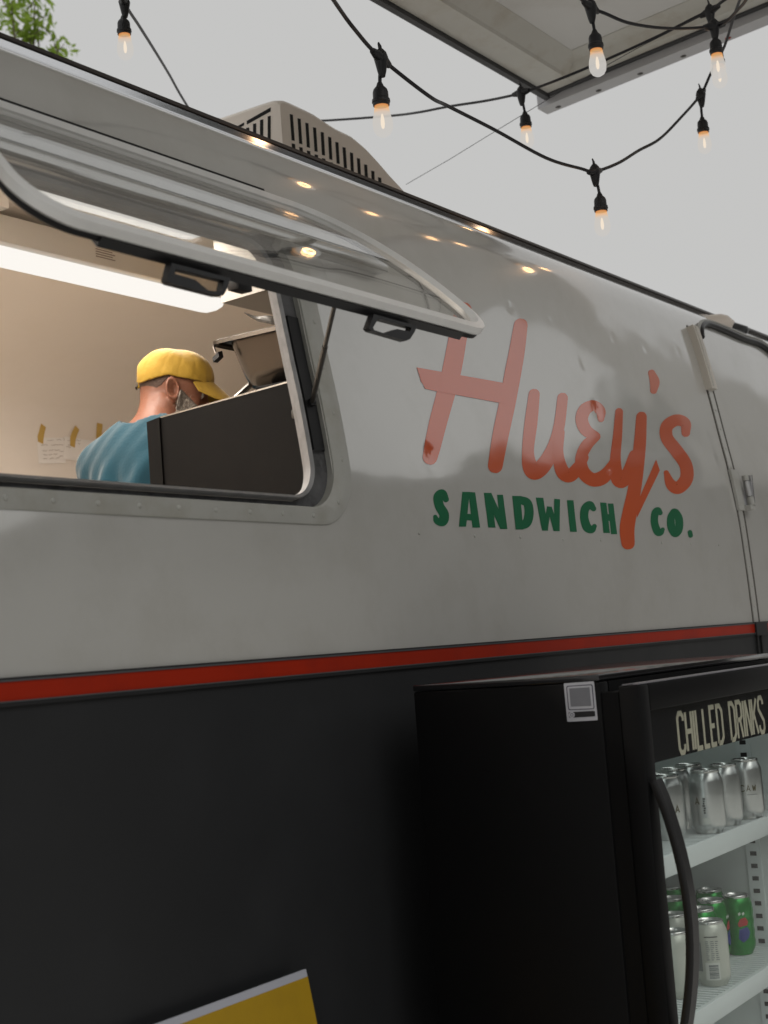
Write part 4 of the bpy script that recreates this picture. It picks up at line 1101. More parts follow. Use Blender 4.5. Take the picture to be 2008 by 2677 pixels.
for a in (-.55, -1.55, -2.45):
    b = MB(); b.lathe([(.0015, -.001), (.0030, 0), (.0030, .0012), (.0015, .0014)], 8, surfcap(a, .95)); b.build('eyelet', M['capseam'], capo)
# hair under the cap, beard on the jaw
rngn = np.random.RandomState(3)
def hairsdf(P):
    q = HF.l(P); v = headsdf(P)-.0020
    v = np.maximum(v, q[..., 2]-.06); v = np.maximum(v, -(q[..., 2]+.048+.35*np.maximum(0, q[..., 0]+.06)-.03*np.maximum(0, q[..., 0]+.03)))
    v = np.maximum(v, q[..., 0]-.012-.5*np.maximum(0, q[..., 2])); v = np.maximum(v, q[..., 0]+.036-.6*np.clip(q[..., 2], -.05, .05)); v = np.maximum(v, -ell(q*np.array([1, 1, 1]), (-.004, 0, -.012), (.030, .2, .036)))
    return v
ax = [np.arange(hx_-.16, hx_+.16, .0035), np.arange(hy_-.16, hy_+.16, .0035), np.arange(hz_-.15, hz_+.09, .0035)]
mesh_from(hairsdf, ax, 'hair', M['hair'], man)
def beardsdf(P):
    q = HF.l(P); v = headsdf(P)
    n = .0011*np.sin(q[..., 0]*520+q[..., 2]*310)*np.sin(q[..., 2]*480+q[..., 1]*350)+.0008*np.sin(q[..., 0]*900-q[..., 2]*700)
    v = v-.0065+n
    # cheek line: from the ear down to the mouth corner
    cheek = q[..., 2]-(.000-.62*np.clip(q[..., 0]-.018, 0, .2)); cheek = np.where(q[..., 0] < .018, q[..., 2]-.0, cheek)
    v = smax(v, cheek*.8, .012)
    v = smax(v, -(q[..., 0]-.016-.10*np.clip(-q[..., 2]-.05, 0, .1)), .008)
    v = np.maximum(v, -ell(q, (.10, 0, -.068), (.03, .018, .009)))
    v = np.maximum(v, -(q[..., 2]+.125))
    return v
beard = mesh_from(beardsdf, ax, 'beard', M['beard'], man)
# strands that break the outline of beard and hair
def strands(src, name, m, n, L, seed, keep):
    rs = np.random.RandomState(seed); me = src.data; b = MB(); nv = len(me.vertices)
    for i in rs.randint(0, nv, n):
        p = np.array(me.vertices[i].co); nn = np.array(me.vertices[i].normal); q = HF.l(p)
        if not keep(q): continue
        d = nn*.6+HF.R[2]*-.75+rs.randn(3)*.25; d /= np.linalg.norm(d); w = np.cross(d, nn); w = w/(np.linalg.norm(w)+1e-6)*.0007
        e = p+d*L*rs.uniform(.5, 1.3); b.add([p-w, p+w, e], [(0, 1, 2)])
    return b.build(name, m, man, smooth=False, fix=False, kind='stuff')
M['beardlight'] = mat('pale_beard_hair', (.33, .29, .24), rough=.6, var=.3, vscale=200)
strands(beard, 'beard_strands', M['beardlight'], 2400, .012, 5, lambda q: True)
for s_ in (1, -1):
    b = MB(); b.lathe([(.0001, -.0117), (.006, -.010), (.0105, -.005), (.0117, 0), (.0105, .005), (.006, .010), (.0001, .0117)], 14, HF.w((.0765, s_*.031, .0))); b.build('eye', mat('eye_white', (.6, .57, .53), rough=.2), man)

# ------------------------------------------------------------------ drinks fridge
FXL, FXR = 2.31, 3.17; FYB, FYF = 1.497, 1.118; FZT = 1.582
fridge = thing('drinks_fridge', 'tall black drinks fridge with glass door and lit shelves beside the trailer', 'fridge', ((FXL+FXR)/2, 1.3, 0))
MB().box((FXL, FYF, .10), (FXL+.035, FYB, FZT-.012), .004).build('side_panel', M['fridge'], fridge)
MB().box((FXR-.035, FYF, .10), (FXR, FYB, FZT-.012), .004).build('side_panel', M['fridge'], fridge)
MB().box((FXL, FYF, FZT-.011), (FXR, FYB, FZT), .002).build('top_panel', M['fridgetop'], fridge)
MB().box((FXL+.036, FYB-.03, .10), (FXR-.036, FYB, FZT-.012)).build('back_panel', M['fridge'], fridge, smooth=False)
MB().box((FXL+.036, FYF+.01, .10), (FXR-.036, FYB-.031, .30)).build('base_panel', M['fridge'], fridge, smooth=False)
for x in (FXL+.05, FXR-.05):
    for y in (FYF+.06, FYB-.06): MB().lathe([(.02, 0), (.024, .02), (.014, .03), (.014, .1)], 12, (x, y, 0)).build('foot', M['black'], fridge)
b = MB(); x0, x1, y0, y1, z0, z1 = FXL+.0365, FXR-.0365, FYF+.004, FYB-.032, .302, FZT-.04
b.add([(x0, y0, z0), (x1, y0, z0), (x1, y1, z0), (x0, y1, z0), (x0, y0, z1), (x1, y0, z1), (x1, y1, z1), (x0, y1, z1)], [(0, 1, 2, 3), (4, 7, 6, 5), (1, 5, 6, 2), (2, 6, 7, 3), (3, 7, 4, 0)])
b.build('inner_liner', M['liner'], fridge, smooth=False)
MB().box((FXL+.036, FYF, FZT-.04), (FXR-.036, FYF+.02, FZT-.0125)).build('top_rail', M['fridge'], fridge, smooth=False)
# lamps: vertical strip behind the left door post and one under the header
ledp = MB().box((FXL+.040, FYF+.012, .42), (FXL+.052, FYF+.030, 1.50)).build('lamp_strip', M['led'], fridge, smooth=False)
MB().box((FXL+.12, FYF+.012, 1.512), (FXR-.08, FYF+.035, 1.524)).build('lamp_strip', M['led'], fridge, smooth=False)
# shelf pilaster with slots
for (x, y) in ((FXR-.0375, 1.185),):
    MB().box((x-.003, y-.016, .32), (x, y+.016, 1.50)).build('shelf_rail', M['shelf'], fridge, smooth=False)
    for i in range(34):
        z = .62+i*.0265
        MB().box((x-.0038, y-.007, z), (x-.0029, y+.007, z+.009)).build('rail_slot', M['slotdark'], fridge, smooth=False)
# door
DYF, DYB = 1.047, 1.086
DZT = 1.561
wz = [onY(1702, 1858, DYF)[2], onY(1712, 1986, DYF)[2]]
WXL = 2.353; WXR = FXR-.043; SIGT = wz[0]; SIGB = onY(1860, 1960, DYF)[2]+.0; DZB = .14; WZB = .36
print('sign', SIGT, SIGB)
door = MB().box((FXL+.002, DYF, DZB), (WXL, DYB, DZT), .004).build('door', M['fridge'], fridge)
MB().box((WXR, DYF, DZB), (FXR, DYB, DZT), .004).build('door_post', M['fridge'], door)
MB().box((WXL, DYF, SIGT), (WXR, DYB, DZT), .003).build('door_header', M['fridge'], door)
MB().box((WXL, DYF, DZB), (WXR, DYB, WZB), .003).build('door_sill', M['fridge'], door)
MB().box((FXL+.004, DYF+.002, DZT+.0005), (FXR-.002, DYF+.011, DZT+.003)).build('door_top_trim', M['fridgetrim'], door, smooth=False)
MB().box((FXL+.001, DYF+.022, DZT+.0005), (FXR-.002, DYF+.030, DZT+.002)).build('door_top_trim', M['fridgetrim'], door, smooth=False)
MB().box((FXL+.003, DYB+.001, DZB), (FXR-.003, FYF-.001, DZT-.004)).build('door_gasket', M['blackplastic'], None) if False else None
for (a, b_) in (((FXL+.004, DYB+.0005, DZB), (FXL+.03, FYF-.0005, DZT-.01)), ((FXR-.03, DYB+.0005, DZB), (FXR-.004, FYF-.0005, DZT-.01)), ((FXL+.03, DYB+.0005, DZT-.03), (FXR-.03, FYF-.0005, DZT-.01)), ((FXL+.03, DYB+.0005, DZB), (FXR-.03, FYF-.0005, DZB+.03))):
    MB().box(a, b_).build('gasket', M['fridge'], door, smooth=False)
MB().box((WXL, DYF+.009, WZB), (WXR, DYF+.012, SIGT)).build('door_pane', M['doorglass'], door, smooth=False)
sgn = MB().box((WXL, DYF+.014, SIGB), (WXR, DYF+.017, SIGT)).build('header_sign', M['signblack'], door, smooth=False)
# condensed lettering on the header sign
GL = {'C': ([[(1, .80), (1, .90), (.75, 1), (.25, 1), (0, .88), (0, .12), (.25, 0), (.75, 0), (1, .1), (1, .2)]], 1), 'H': ([[(0, 0), (0, 1)], [(1, 0), (1, 1)], [(0, .5), (1, .5)]], 1), 'I': ([[(0, 0), (0, 1)]], 0), 'L': ([[(0, 1), (0, 0), (.9, 0)]], .9),
      'E': ([[(.9, 1), (0, 1), (0, 0), (.9, 0)], [(0, .5), (.75, .5)]], .9), 'D': ([[(0, 0), (0, 1), (.6, 1), (1, .85), (1, .15), (.6, 0), (0, 0)]], 1), 'R': ([[(0, 0), (0, 1), (.7, 1), (1, .9), (1, .6), (.7, .5), (0, .5)], [(.6, .5), (1, 0)]], 1),
      'N': ([[(0, 0), (0, 1)], [(.06, 1), (.94, 0)], [(1, 0), (1, 1)]], 1), 'K': ([[(0, 0), (0, 1)], [(1, 1), (.05, .42)], [(.3, .58), (1, 0)]], 1), 'S': ([[(1, .8), (1, .88), (.75, 1), (.25, 1), (0, .88), (0, .68), (1, .32), (1, .12), (.75, 0), (.25, 0), (0, .12), (0, .22)]], 1), ' ': ([], .7), 'B': ([[(0, 0), (0, 1), (.7, 1), (.95, .88), (.95, .62), (.7, .52), (0, .52)], [(.7, .52), (1, .4), (1, .12), (.7, 0), (0, 0)]], 1), 'A': ([[(0, 0), (.5, 1), (1, 0)], [(.2, .35), (.8, .35)]], 1), 'W': ([[(0, 1), (.25, 0)], [(.25, 0), (.5, .8)], [(.5, .8), (.75, 0)], [(.75, 0), (1, 1)]], 1)}
def flatstroke(b, pts, w, conv, off):      # mitred strip
    P = [np.array(p, float) for p in pts]; m = len(P); G = []
    for i in range(m):
        d0 = P[i]-P[i-1] if i else P[1]-P[0]; d1 = P[i+1]-P[i] if i < m-1 else P[-1]-P[-2]
        d0 = d0/np.linalg.norm(d0); d1 = d1/np.linalg.norm(d1); n0 = np.array([-d0[1], d0[0]]); n1 = np.array([-d1[1], d1[0]])
        nn = n0+n1; L = np.linalg.norm(nn); nn = nn/L if L > .2 else n0; k = 1/max(.5, nn@n0)
        e = (-d0 if i == 0 else d1 if i == m-1 else 0)*0 if 0 < i < m-1 else ((-d0 if i == 0 else d1)*w*.5 if False else np.zeros(2))
        G.append([conv(*(P[i]+nn*w*k*.5+e), off), conv(*(P[i]-nn*w*k*.5+e), off)])
    b.grid(G)
def word(text, x, ww, hh, sw, gap, conv, m, par, name='sign_letter'):
    for ch in text:
        st, wd = GL[ch]
        if st:
            b = MB()
            for i, s_ in enumerate(st): flatstroke(b, [(x+p[0]*ww, p[1]*hh) for p in s_], sw, conv, .0004+i*.00015)
            b.build(name, M[m], par, smooth=False, fix=False)
        x += wd*ww+gap
    return x
cL = onY(1769, 1960, DYF+.014); cR = onY(2000, 1888, DYF+.014); tL = onY(1772, 1868, DYF+.014)
lz0 = onY(1790, 1966, DYF+.014)[2]; lz1 = onY(1772, 1866, DYF+.014)[2]
X0 = onY(1773, 1915, DYF+.014)[0]; X1 = onY(1995, 1865, DYF+.014)[0]
tot_w = sum(GL[c][1] for c in 'CHILLED DRINKS'); ng = 13
ww = .0255; gap = ((X1-X0)-tot_w*ww)/ng
word('CHILLED DRINKS', X0, ww, lz1-lz0, .0092, gap, lambda a, b, off: np.array([a, DYF+.014-off, lz0+b]), 'signtext', sgn)
# bow handle
hpts = [(1697, 2050), (1716, 2085), (1737, 2145), (1762, 2230), (1785, 2315), (1800, 2400), (1800, 2490), (1788, 2570), (1772, 2640), (1755, 2710)]
zs_h = np.linspace(1.394, .985, 12)
P = []
for i, z in enumerate(np.linspace(1.40, .955, 16)):
    u = i/15; bow = .041*math.sin(PI*u)**.85 if 0 < u < 1 else 0
    P.append(np.array([2.332, DYF-.006-bow, z]))
b = MB(); sec = [(-.0125, -.007), (.0125, -.007), (.0145, 0), (.0125, .007), (-.0125, .007), (-.0145, 0)]
G = []
for i, p in enumerate(P):
    t = P[min(i+1, 15)]-P[max(i-1, 0)]; t /= np.linalg.norm(t); nn = np.cross([1, 0, 0], t)
    G.append([p+np.array([a, 0, 0])+nn*c for a, c in sec+[sec[0]]])
b.grid(G); b.add(G[0][:6], [(0, 1, 2, 3, 4, 5)]); b.add(G[-1][:6], [(5, 4, 3, 2, 1, 0)])
b.build('door_handle', M['blackplastic'], door)
# shelves
def shelf(zt, name='shelf'):
    y0, y1 = 1.102, FYB-.04
    s_ = MB().box((FXL+.04, y0, zt-.034), (FXR-.045, y0+.004, zt+.004), .0015).build(name, M['shelf'], fridge)
    MB().box((FXL+.04, y0+.004, zt-.003), (FXR-.045, y0+.012, zt+.002)).build('shelf_lip', M['shelf'], s_, smooth=False)
    MB().box((FXL+.04, y1-.008, zt-.006), (FXR-.045, y1, zt)).build('shelf_lip', M['shelf'], s_, smooth=False)
    n = 44; xs_ = np.linspace(FXL+.045, FXR-.05, n); me = None
    for x in xs_:
        if me is None:
            o = MB().box((-.0035, y0+.012, zt-.005), (.0035, y1-.008, zt)).build('shelf_slat', M['shelf'], s_, smooth=False, local=True); me = o.data
        else: o = bpy.data.objects.new('shelf_slat', me); C.objects.link(o); o.parent = s_
        o.location = (x, 0, 0)
    return s_
SH1, SH2, SH3 = 1.246, .958, .655
for z in (SH1, SH2, SH3): shelf(z)
# price strip sticker on side panel (coded square left blank)
st = thing('square_sticker', 'white sticker with grey framed square and black pill bar on the fridge side', 'sticker', onX(1515, 1840, FXL-.001))
zq = lambda x, y: (1465+x/15.08, 1770+y/15.08)
def sq(px, off, name, m, par=st):
    F = [onX(*zq(*p), FXL-off) for p in px]; Bk = [p+np.array([off*.6, 0, 0]) for p in F]
    return MB().prism(F, Bk).build(name, m, par, smooth=False)
def rr_px(q, r=.08, n=4):     # rounded quad in pixel space
    q = [np.array(p, float) for p in q]; out = []
    for i in range(4):
        a = q[i-1]; b = q[i]; c = q[(i+1) % 4]; p0 = b+(a-b)*r; p1 = b+(c-b)*r
        for k in range(n+1): t = k/n; out.append((1-t)**2*p0+2*t*(1-t)*b+t*t*p1)
    return out
sq(rr_px([(130, 250), (1320, 165), (1475, 1700), (275, 1765)], .03), .0006, 'sheet', M['stickerwhite'])
sq(rr_px([(225, 350), (1265, 280), (1350, 1265), (310, 1310)]), .0010, 'frame_line', M['stickerdark'])
sq(rr_px([(262, 385), (1228, 322), (1308, 1232), (348, 1275)], .06), .0013, 'frame_inside', M['stickerwhite'])
sq(rr_px([(345, 450), (1150, 400), (1220, 1140), (410, 1170)], .02), .0016, 'plain_square', M['stickergrey'])
sq(rr_px([(320, 1385), (1350, 1330), (1375, 1545), (345, 1610)], .11, 6), .0013, 'pill_bar', M['black'])
kn = [(450+115*math.cos(a), 1490+120*math.sin(a)) for a in np.linspace(0, 2*PI, 20, endpoint=False)]
sq(kn, .0016, 'pill_knob', M['stickerwhite'])
sq([(450+62*math.cos(a), 1490+66*math.sin(a)) for a in np.linspace(0, 2*PI, 16, endpoint=False)], .0019, 'pill_mark', M['stickerdark'])
sq([(450+40*math.cos(a), 1490+44*math.sin(a)) for a in np.linspace(0, 2*PI, 16, endpoint=False)], .0021, 'pill_mark', M['stickerwhite'])

# ------------------------------------------------------------------ cans
CR = .0331; CHH = .1225
canprof = [(.0001, .006), (.018, .005), (.0235, .0), (.0255, .0005), (.028, .006), (.0318, .013), (CR, .019), (CR, .098), (.0322, .104), (.0285, .1135), (.0268, .117)]
lidprof = [(.0268, .117), (.0276, .1185), (.0276, .1215), (.0268, .1225), (.0258, .1215), (.0248, .1165), (.0205, .1165), (.0195, .118), (.0001, .118)]
def make_can(m, label, group, deco=None, rings=False):
    t = thing('drink_can', label, 'can', (0, 0, 0), group)
    pr = canprof
    if rings: pr = canprof[:6]+[(CR+.0006*math.sin(i*1.05), .019+i*.079/22) for i in range(23)]+canprof[8:]
    bd = MB().lathe(pr, 28).build('can_body', M[m], t, local=True)
    ld = MB().lathe(lidprof, 24).build('can_lid', M['lid'], t, local=True)
    b = MB(); b.box((-.006, -.014, .1185), (.006, .010, .1198), .0005); b.build('pull_tab', M['lid'], ld, local=True)
    if deco: deco(bd)
    return t
def cyl(a0, off=0):      # map width u (metres along the surface), height v
    return lambda u, v, o: np.array([(CR+o)*math.cos(a0+u/CR), (CR+o)*math.sin(a0+u/CR), v])
def patch(b, u0, u1, v0, v1, a0, off, n=6):
    c = cyl(a0); b.grid([[c(u0+(u1-u0)*i/n, v, off) for i in range(n+1)] for v in (v0, v1)])
def patchpoly(b, poly, a0, off):
    c = cyl(a0); vs_ = [p[1] for p in poly]; n = len(poly); G = []
    for v in np.linspace(min(vs_)+1e-5, max(vs_)-1e-5, 9):
        us = []
        for i in range(n):
            (ua, va), (ub, vb) = poly[i], poly[(i+1) % n]
            if (va-v)*(vb-v) < 0: us.append(ua+(ub-ua)*(v-va)/(vb-va))
        if len(us) >= 2: G.append([c(min(us)+(max(us)-min(us))*k/6, v, off) for k in range(7)])
    b.grid(G)
def cantext(par, text, a0, u0, v0, w, h, sw, gap, m):
    c = cyl(a0); word(text, u0, w, h, sw, gap, lambda a, b, off: c(a, v0+b, off+.0002), m, par, 'printed_letter')
FACE = math.atan2(-1.13, -2.8)
def deco_ba(bd):
    cantext(bd, 'BA', FACE+.1, .001, .052, .0085, .013, .0028, .004, 'printgold')
    b = MB(); patch(b, -.005, .022, .044, .0455, FACE+.1, .0003); b.build('printed_line', M['label'], bd, fix=False)
def deco_mid(bd):
    cantext(bd, 'A', FACE-.75, 0, .058, .008, .013, .0028, .004, 'printgold')
    b = MB()
    for i in range(7): patch(b, .0-random.uniform(0, .002), .0025+random.uniform(0, .002), .040+i*.0045, .0432+i*.0045, FACE-.25, .0003)
    b.build('printed_text', M['printdark'], bd, fix=False)
    b = MB(); patch(b, .0, .014, .004+.016, .032, FACE-.35, .0003); b.build('printed_panel', M['label'], bd, fix=False)
def deco_caw(bd):
    cantext(bd, 'CAW', FACE-.4, 0, .058, .007, .012, .0018, .005, 'printgold')
    b = MB(); patch(b, .012, .034, .050, .0512, FACE-.4, .0003); b.build('printed_line', M['printgrey'], bd, fix=False)
def deco_white(bd):
    a = FACE+.05
    b = MB(); patch(b, -.014, .012, .0945, .0965, a, .0003); b.build('printed_text', M['printdark'], bd, fix=False)
    b = MB()
    for i in range(3):
        for k in range(10): patch(b, -.012+i*.009, -.012+i*.009+random.uniform(.004, .0075), .052+k*.0038, .0535+k*.0038, a, .0003, 2)
    b.build('printed_text', M['printgrey'], bd, fix=False)
    b = MB(); patch(b, -.016, .012, .014, .047, a, .0003); b.build('printed_panel', M['label'], bd, fix=False)
    b = MB()
    z = .0175
    for wdt in (.0018, .0009, .0018, .0030, .0012, .0008, .0022, .0016, .0008, .0030):
        patch(b, -.009, .009, z, z+wdt, a, .0006); z += wdt+.0009
    b.build('printed_bars', M['printgrey'], bd, fix=False)
    b = MB(); patch(b, -.040, -.022, .030, .085, a, .0003); b.build('printed_panel', M['printgrey'], bd, fix=False)
def deco_green(bd):
    for a in (FACE+.35, FACE-2.0):
        b = MB(); patchpoly(b, [(-.013, .066), (-.006, .078), (.004, .079), (.010, .070), (.006, .061), (-.010, .060)], a, .0013); b.build('printed_emblem', M['printred'], bd, fix=False)
        b = MB(); patchpoly(b, [(-.010, .058), (.007, .059), (.013, .048), (.008, .036), (-.004, .028), (-.013, .036)], a, .0013); b.build('printed_emblem', M['printblue'], bd, fix=False)
    b = MB(); 
    for i in range(2): patchpoly(b, [(.004+i*.008, .088), (.009+i*.008, .091), (.010+i*.008, .086), (.006+i*.008, .083)], FACE-.1, .0011)
    b.build('printed_text', M['label'], bd, fix=False)
GU = 'plain silver cans on the upper shelf'; GLW = 'cans on the lower shelf'
def place(t, x, y, z, rz=0, label=None, group=None):
    t.location = (x, y, z+.0005); t.rotation_euler = (0, 0, rz)
    if label: t['label'] = label
    if group: t['group'] = group
    return t
cA = make_can('cansilver', 'silver can marked BA behind the door handle on the upper shelf', 'silver cans on the upper shelf', deco_ba)
cB = make_can('cansilver', 'silver can standing foremost at the middle of the upper shelf, small upright dark print', 'silver cans on the upper shelf', deco_mid)
cD = make_can('cansilver', 'silver can marked CAW at the right edge of the upper shelf', 'silver cans on the upper shelf', deco_caw)
cP = make_can('cansilver', 'plain silver can tucked right behind the foremost can of the upper shelf', 'silver cans on the upper shelf')
for c_, (px, py) in ((cA, (1752, 2193)), (cB, (1857, 2176)), (cD, (1999, 2138))):
    q = onZ(px, py, SH1); place(c_, q[0], max(q[1], 1.142), SH1)
qC = onZ(1928, 2158, SH1); place(cP, qC[0]+.01, max(qC[1], 1.142)+.008, SH1, .4)
for (dx, dy, lab) in ((-.045, .085, 'plain silver can wedged between the BA can and the foremost can of the upper shelf'), (.045, .085, 'plain silver can in the second row of the upper shelf, behind the foremost can'), (.125, .085, 'plain silver can in the second row of the upper shelf, behind the CAW can')):
    c_ = copy_tree(cP); place(c_, cB.location[0]+dx, cB.location[1]+dy, SH1, random.random()*6, lab)
cW = make_can('canwhite', 'white can with grey barcode label standing foremost on the lower shelf', 'white cans on the lower shelf', deco_white)
cG = make_can('cangreen', 'green can with red and blue emblem standing farthest right on the lower shelf', 'green cans on the lower shelf', deco_green, True)
zl = SH2+CHH
def lidpos(px, py, z=zl): q = onZ(px, py, z); return q[0], max(q[1], 1.145)
place(cW, *lidpos(1853, 2405), SH2)
q = onZ(1937, 2492, SH2); place(cG, q[0], min(q[1], FYB-.075), SH2)
for (px, py, rz, lab) in ((1857, 2351, 1.0, 'green can right behind the white barcode can on the lower shelf'), (1831, 2374, 2.0, 'green can half hidden between the door handle and the white barcode can'), (1853, 2324, 3.0, 'green can in the back row of the lower shelf, left of the rightmost can'),
                          (1756, 2316, 2.5, 'green can farthest back in the gap left of the door handle'), (1758, 2346, 4.0, 'green can second from the back in the gap left of the door handle')):
    c_ = copy_tree(cG); x, y = lidpos(px, py); place(c_, x, min(y, FYB-.08), SH2, rz, lab)
for (px, py, rz, lab) in ((1758, 2388, 2.4, 'white can third from the front edge in the gap left of the door handle'), (1762, 2432, 2.9, 'white can nearest the glass in the gap left of the door handle')):
    c_ = copy_tree(cW); x, y = lidpos(px, py); place(c_, x, y, SH2, rz, lab)
cR_ = make_can('canred', 'red can whose top just shows on the bottom shelf', 'cans on the bottom shelf')
q = onZ(1926, 2652, SH3+CHH); place(cR_, q[0], min(max(q[1], 1.145), FYB-.08), SH3)
c_ = copy_tree(cP); q = onZ(1966, 2664, SH3+CHH); place(c_, q[0], min(max(q[1], 1.145), FYB-.08), SH3, 0, 'silver can on the bottom shelf beside the red can', 'cans on the bottom shelf')

# ------------------------------------------------------------------ yellow board leaning on the trailer
yt = 1.565; t0 = onY(800, 2533, yt); t1 = onX(829, 2677, t0[0]); dn = (t1-t0)/np.linalg.norm(t1-t0)
if dn[1] > 0 or abs(dn[1]) > .6: dn = np.array([0, -.3, -.954])
print('board', t0, t1, dn)
bd_ = thing('menu_board', 'yellow board with white top border leaning against the dark trailer side', 'board', (t0[0]-.3, 1.4, 0))
nrm = np.cross(dn, [1, 0, 0]); nrm = nrm if nrm[1] < 0 else -nrm
L = t0[2]/-dn[2]-.002; BX0 = t0[0]-.62
def slab(x0, x1, a, b_, o0, o1, name, m):
    F = [np.array([x, t0[1], t0[2]])+dn*d+nrm*o1 for x, d in ((x0, a), (x1, a), (x1, b_), (x0, b_))]; Bk = [p+nrm*(o0-o1) for p in F]
    return MB().hexa(F, Bk).build(name, m, bd_, smooth=False)
slab(BX0, t0[0], 0, L, -.006, 0, 'board_panel', M['whiteboard'])
slab(BX0+.0, t0[0], .0125, L-.012, .0, .0006, 'board_face', M['yellowboard'])

# ------------------------------------------------------------------ canopy hatch overhead
KC = onplane(1440, 262, (4.15, 2.0, 3.347), (0, .0975, 1)); KX1 = 5.194; KY1 = 2.5; KX0 = -1.8; KY0 = .02; KS = 1.25
def kz(y): return 3.771+.0975*(2.5-y)
can = thing('overhead_canopy', 'weathered grey metal canopy panel hanging overhead with a bolted edge strip', 'canopy', ((KX0+KX1)/2, 1.2, 3.8))
def kbox(x0, x1, y0, y1, o0, o1, name, m, par=can, smooth=False):
    b = MB(); b.hexa([(x0, y0, kz(y0)+o0), (x1, y0, kz(y0)+o0), (x1, y1, kz(y1)+o0), (x0, y1, kz(y1)+o0)], [(x0, y0, kz(y0)+o1), (x1, y0, kz(y0)+o1), (x1, y1, kz(y1)+o1), (x0, y1, kz(y1)+o1)])
    return b.build(name, m, par, smooth=smooth)
kbox(KX0, KX1, KY0, KY1, .125, .13, 'roof_sheet', M['canopysheet'])
xs_s = [KX1-.215-.775*i for i in range(10)]
for i in range(9):
    a, b_ = xs_s[i+1], xs_s[i]; ym = 1.60
    kbox(max(a+.003, KX0), b_-.003, KY0+.15, ym-.003, .060, .069, 'soffit_panel', M['canopysheet'])
    kbox(max(a+.003, KX0), b_-.003, ym+.003, KY1-.20, .060, .069, 'soffit_panel', M['canopysheet'])
kbox(KX0, KX1-.215, KY0+.15, KY1-.20, .070, .075, 'soffit_backing', M['canopyedge'])
def kbeam(pts, x0, x1, name, m):      # section in (y, offset)
    F = [(x0, y, kz(y)+o) for y, o in pts]; Bk = [(x1, y, kz(y)+o) for y, o in pts]; return MB().prism(F, Bk).build(name, m, can, smooth=False)
def kend(pts, name, m, y0=KY0, y1=KY1-.0):
    F = [(x, y0, kz(y0)+o) for x, o in pts]; Bk = [(x, y1, kz(y1)+o) for x, o in pts]; return MB().prism(F, Bk).build(name, m, can, smooth=False)
kbeam([(KY1-.206, .058), (KY1-.144, .012), (KY1-.138, .0), (KY1-.025, .0), (KY1-.025, .10), (KY1-.206, .10)], KX0, KX1-.078, 'side_beam', M['canopyframe'])
kbeam([(KY1-.022, -.015), (KY1, -.015), (KY1, .125), (KY1-.022, .125)], KX0, KX1-.056, 'edge_strip', M['canopyedge'])
kbeam([(KY0, .0), (KY0+.14, .0), (KY0+.15, .05), (KY0+.15, .11), (KY0, .11)], KX0, KX1-.22, 'side_beam', M['canopyframe'])
kend([(KX1-.215, .059), (KX1-.155, .044), (KX1-.125, .0015), (KX1-.0775, .0015), (KX1-.0775, .099), (KX1-.215, .099)], 'end_beam', M['canopyframe'], y1=KY1-.139)
kend([(KX1-.076, -.005), (KX1-.051, -.005), (KX1-.051, .122), (KX1-.076, .122)], 'edge_strip', M['canopyedge'], y1=KY1-.0255)
fz = kend([(KX1-.050, -.035), (KX1+.032, -.035), (KX1+.032, .125), (KX1-.050, .125)], 'edge_fascia', M['canopyfascia'], y1=KY1+.037)
for i in range(12):
    y = KY1-.025-i*.178
    c = (KX1+.005, y, kz(y)-.0355)
    b = MB(); b.lathe([(.0001, -.003), (.0075, -.0025), (.012, 0), (.012, .0025)], 10, c); b.build('bolt', M['trimdark'] if i != 4 else M['stripe'], fz)

# ------------------------------------------------------------------ string lights
def pendant(conn, sock_top, label, tan):
    # conn: world point on the cable; sock_top: world point of the top of the socket
    t = thing('pendant_bulb', label, 'string light', conn, 'bulbs hanging from the string light cables')
    L = conn[2]-sock_top[2]; dx = sock_top-conn
    b = MB(); d = np.array([dx[0], dx[1], -L])
    cn = MB()
    cn.lathe([(.0065, -.042), (.010, -.030), (.0135, -.012), (.016, 0), (.0125, .012), (.006, .020), (.0001, .022)], 10)
    tan = np.array(tan); cn.tube([-tan*.036, -tan*.014, tan*.014, tan*.036], [.0068, .0115, .0115, .0068], 9)
    cn.tube([(.004, 0, .018), (.007, .003, .030), (.001, .004, .036), (-.006, 0, .030), (-.004, 0, .018)], .0022, 5)
    cn.build('connector', M['socket'], t, local=True)
    b.tube(smoothpath([(0, 0, -.038), d*.55+np.array([.003, .002, 0]), d+np.array([0, 0, -.004])], 5), .0042, 7); b.build('hanging_wire', M['cable'], t, local=True)
    SZ = .72
    s_ = MB(); s_.lathe([(r_, z_*SZ) for r_, z_ in [(.005, .0), (.007, -.006), (.0085, -.012), (.0150, -.022), (.0168, -.030), (.0172, -.050), (.0195, -.053), (.0200, -.062), (.0185, -.064), (.0180, -.072), (.0172, -.073)]], 18)
    so_ = s_.build('socket', M['socket'], t, local=True); so_.location = d
    g_ = MB(); g_.lathe([(r_, (z_+.068)*.86-.068) for r_, z_ in [(.0150, -.068), (.0155, -.078), (.0180, -.092), (.0212, -.108), (.0222, -.121), (.0205, -.135), (.0150, -.146), (.0075, -.1515), (.0001, -.153)]], 20)
    g_.v = [(x, y, z+.068) for x, y, z in g_.v]      # object origin at the neck for the material
    bu = g_.build('bulb', M['bulb'], so_, local=True); bu.location = (0, 0, -.068*SZ)
    f_ = MB(); f_.lathe([(.0001, -.020), (.0025, -.024), (.0042, -.034), (.0046, -.044), (.0032, -.052), (.0001, -.055)], 10)
    f_.build('filament', M['filament'], bu, local=True)
    pl = bpy.data.lights.new('bulb_lamp', 'POINT'); pl.energy = .30; pl.shadow_soft_size = .016; pl.color = (1, .52, .20)
    po = bpy.data.objects.new('bulb_lamp', pl); C.objects.link(po); po.parent = bu; po.location = (0, 0, -.042)
    return t
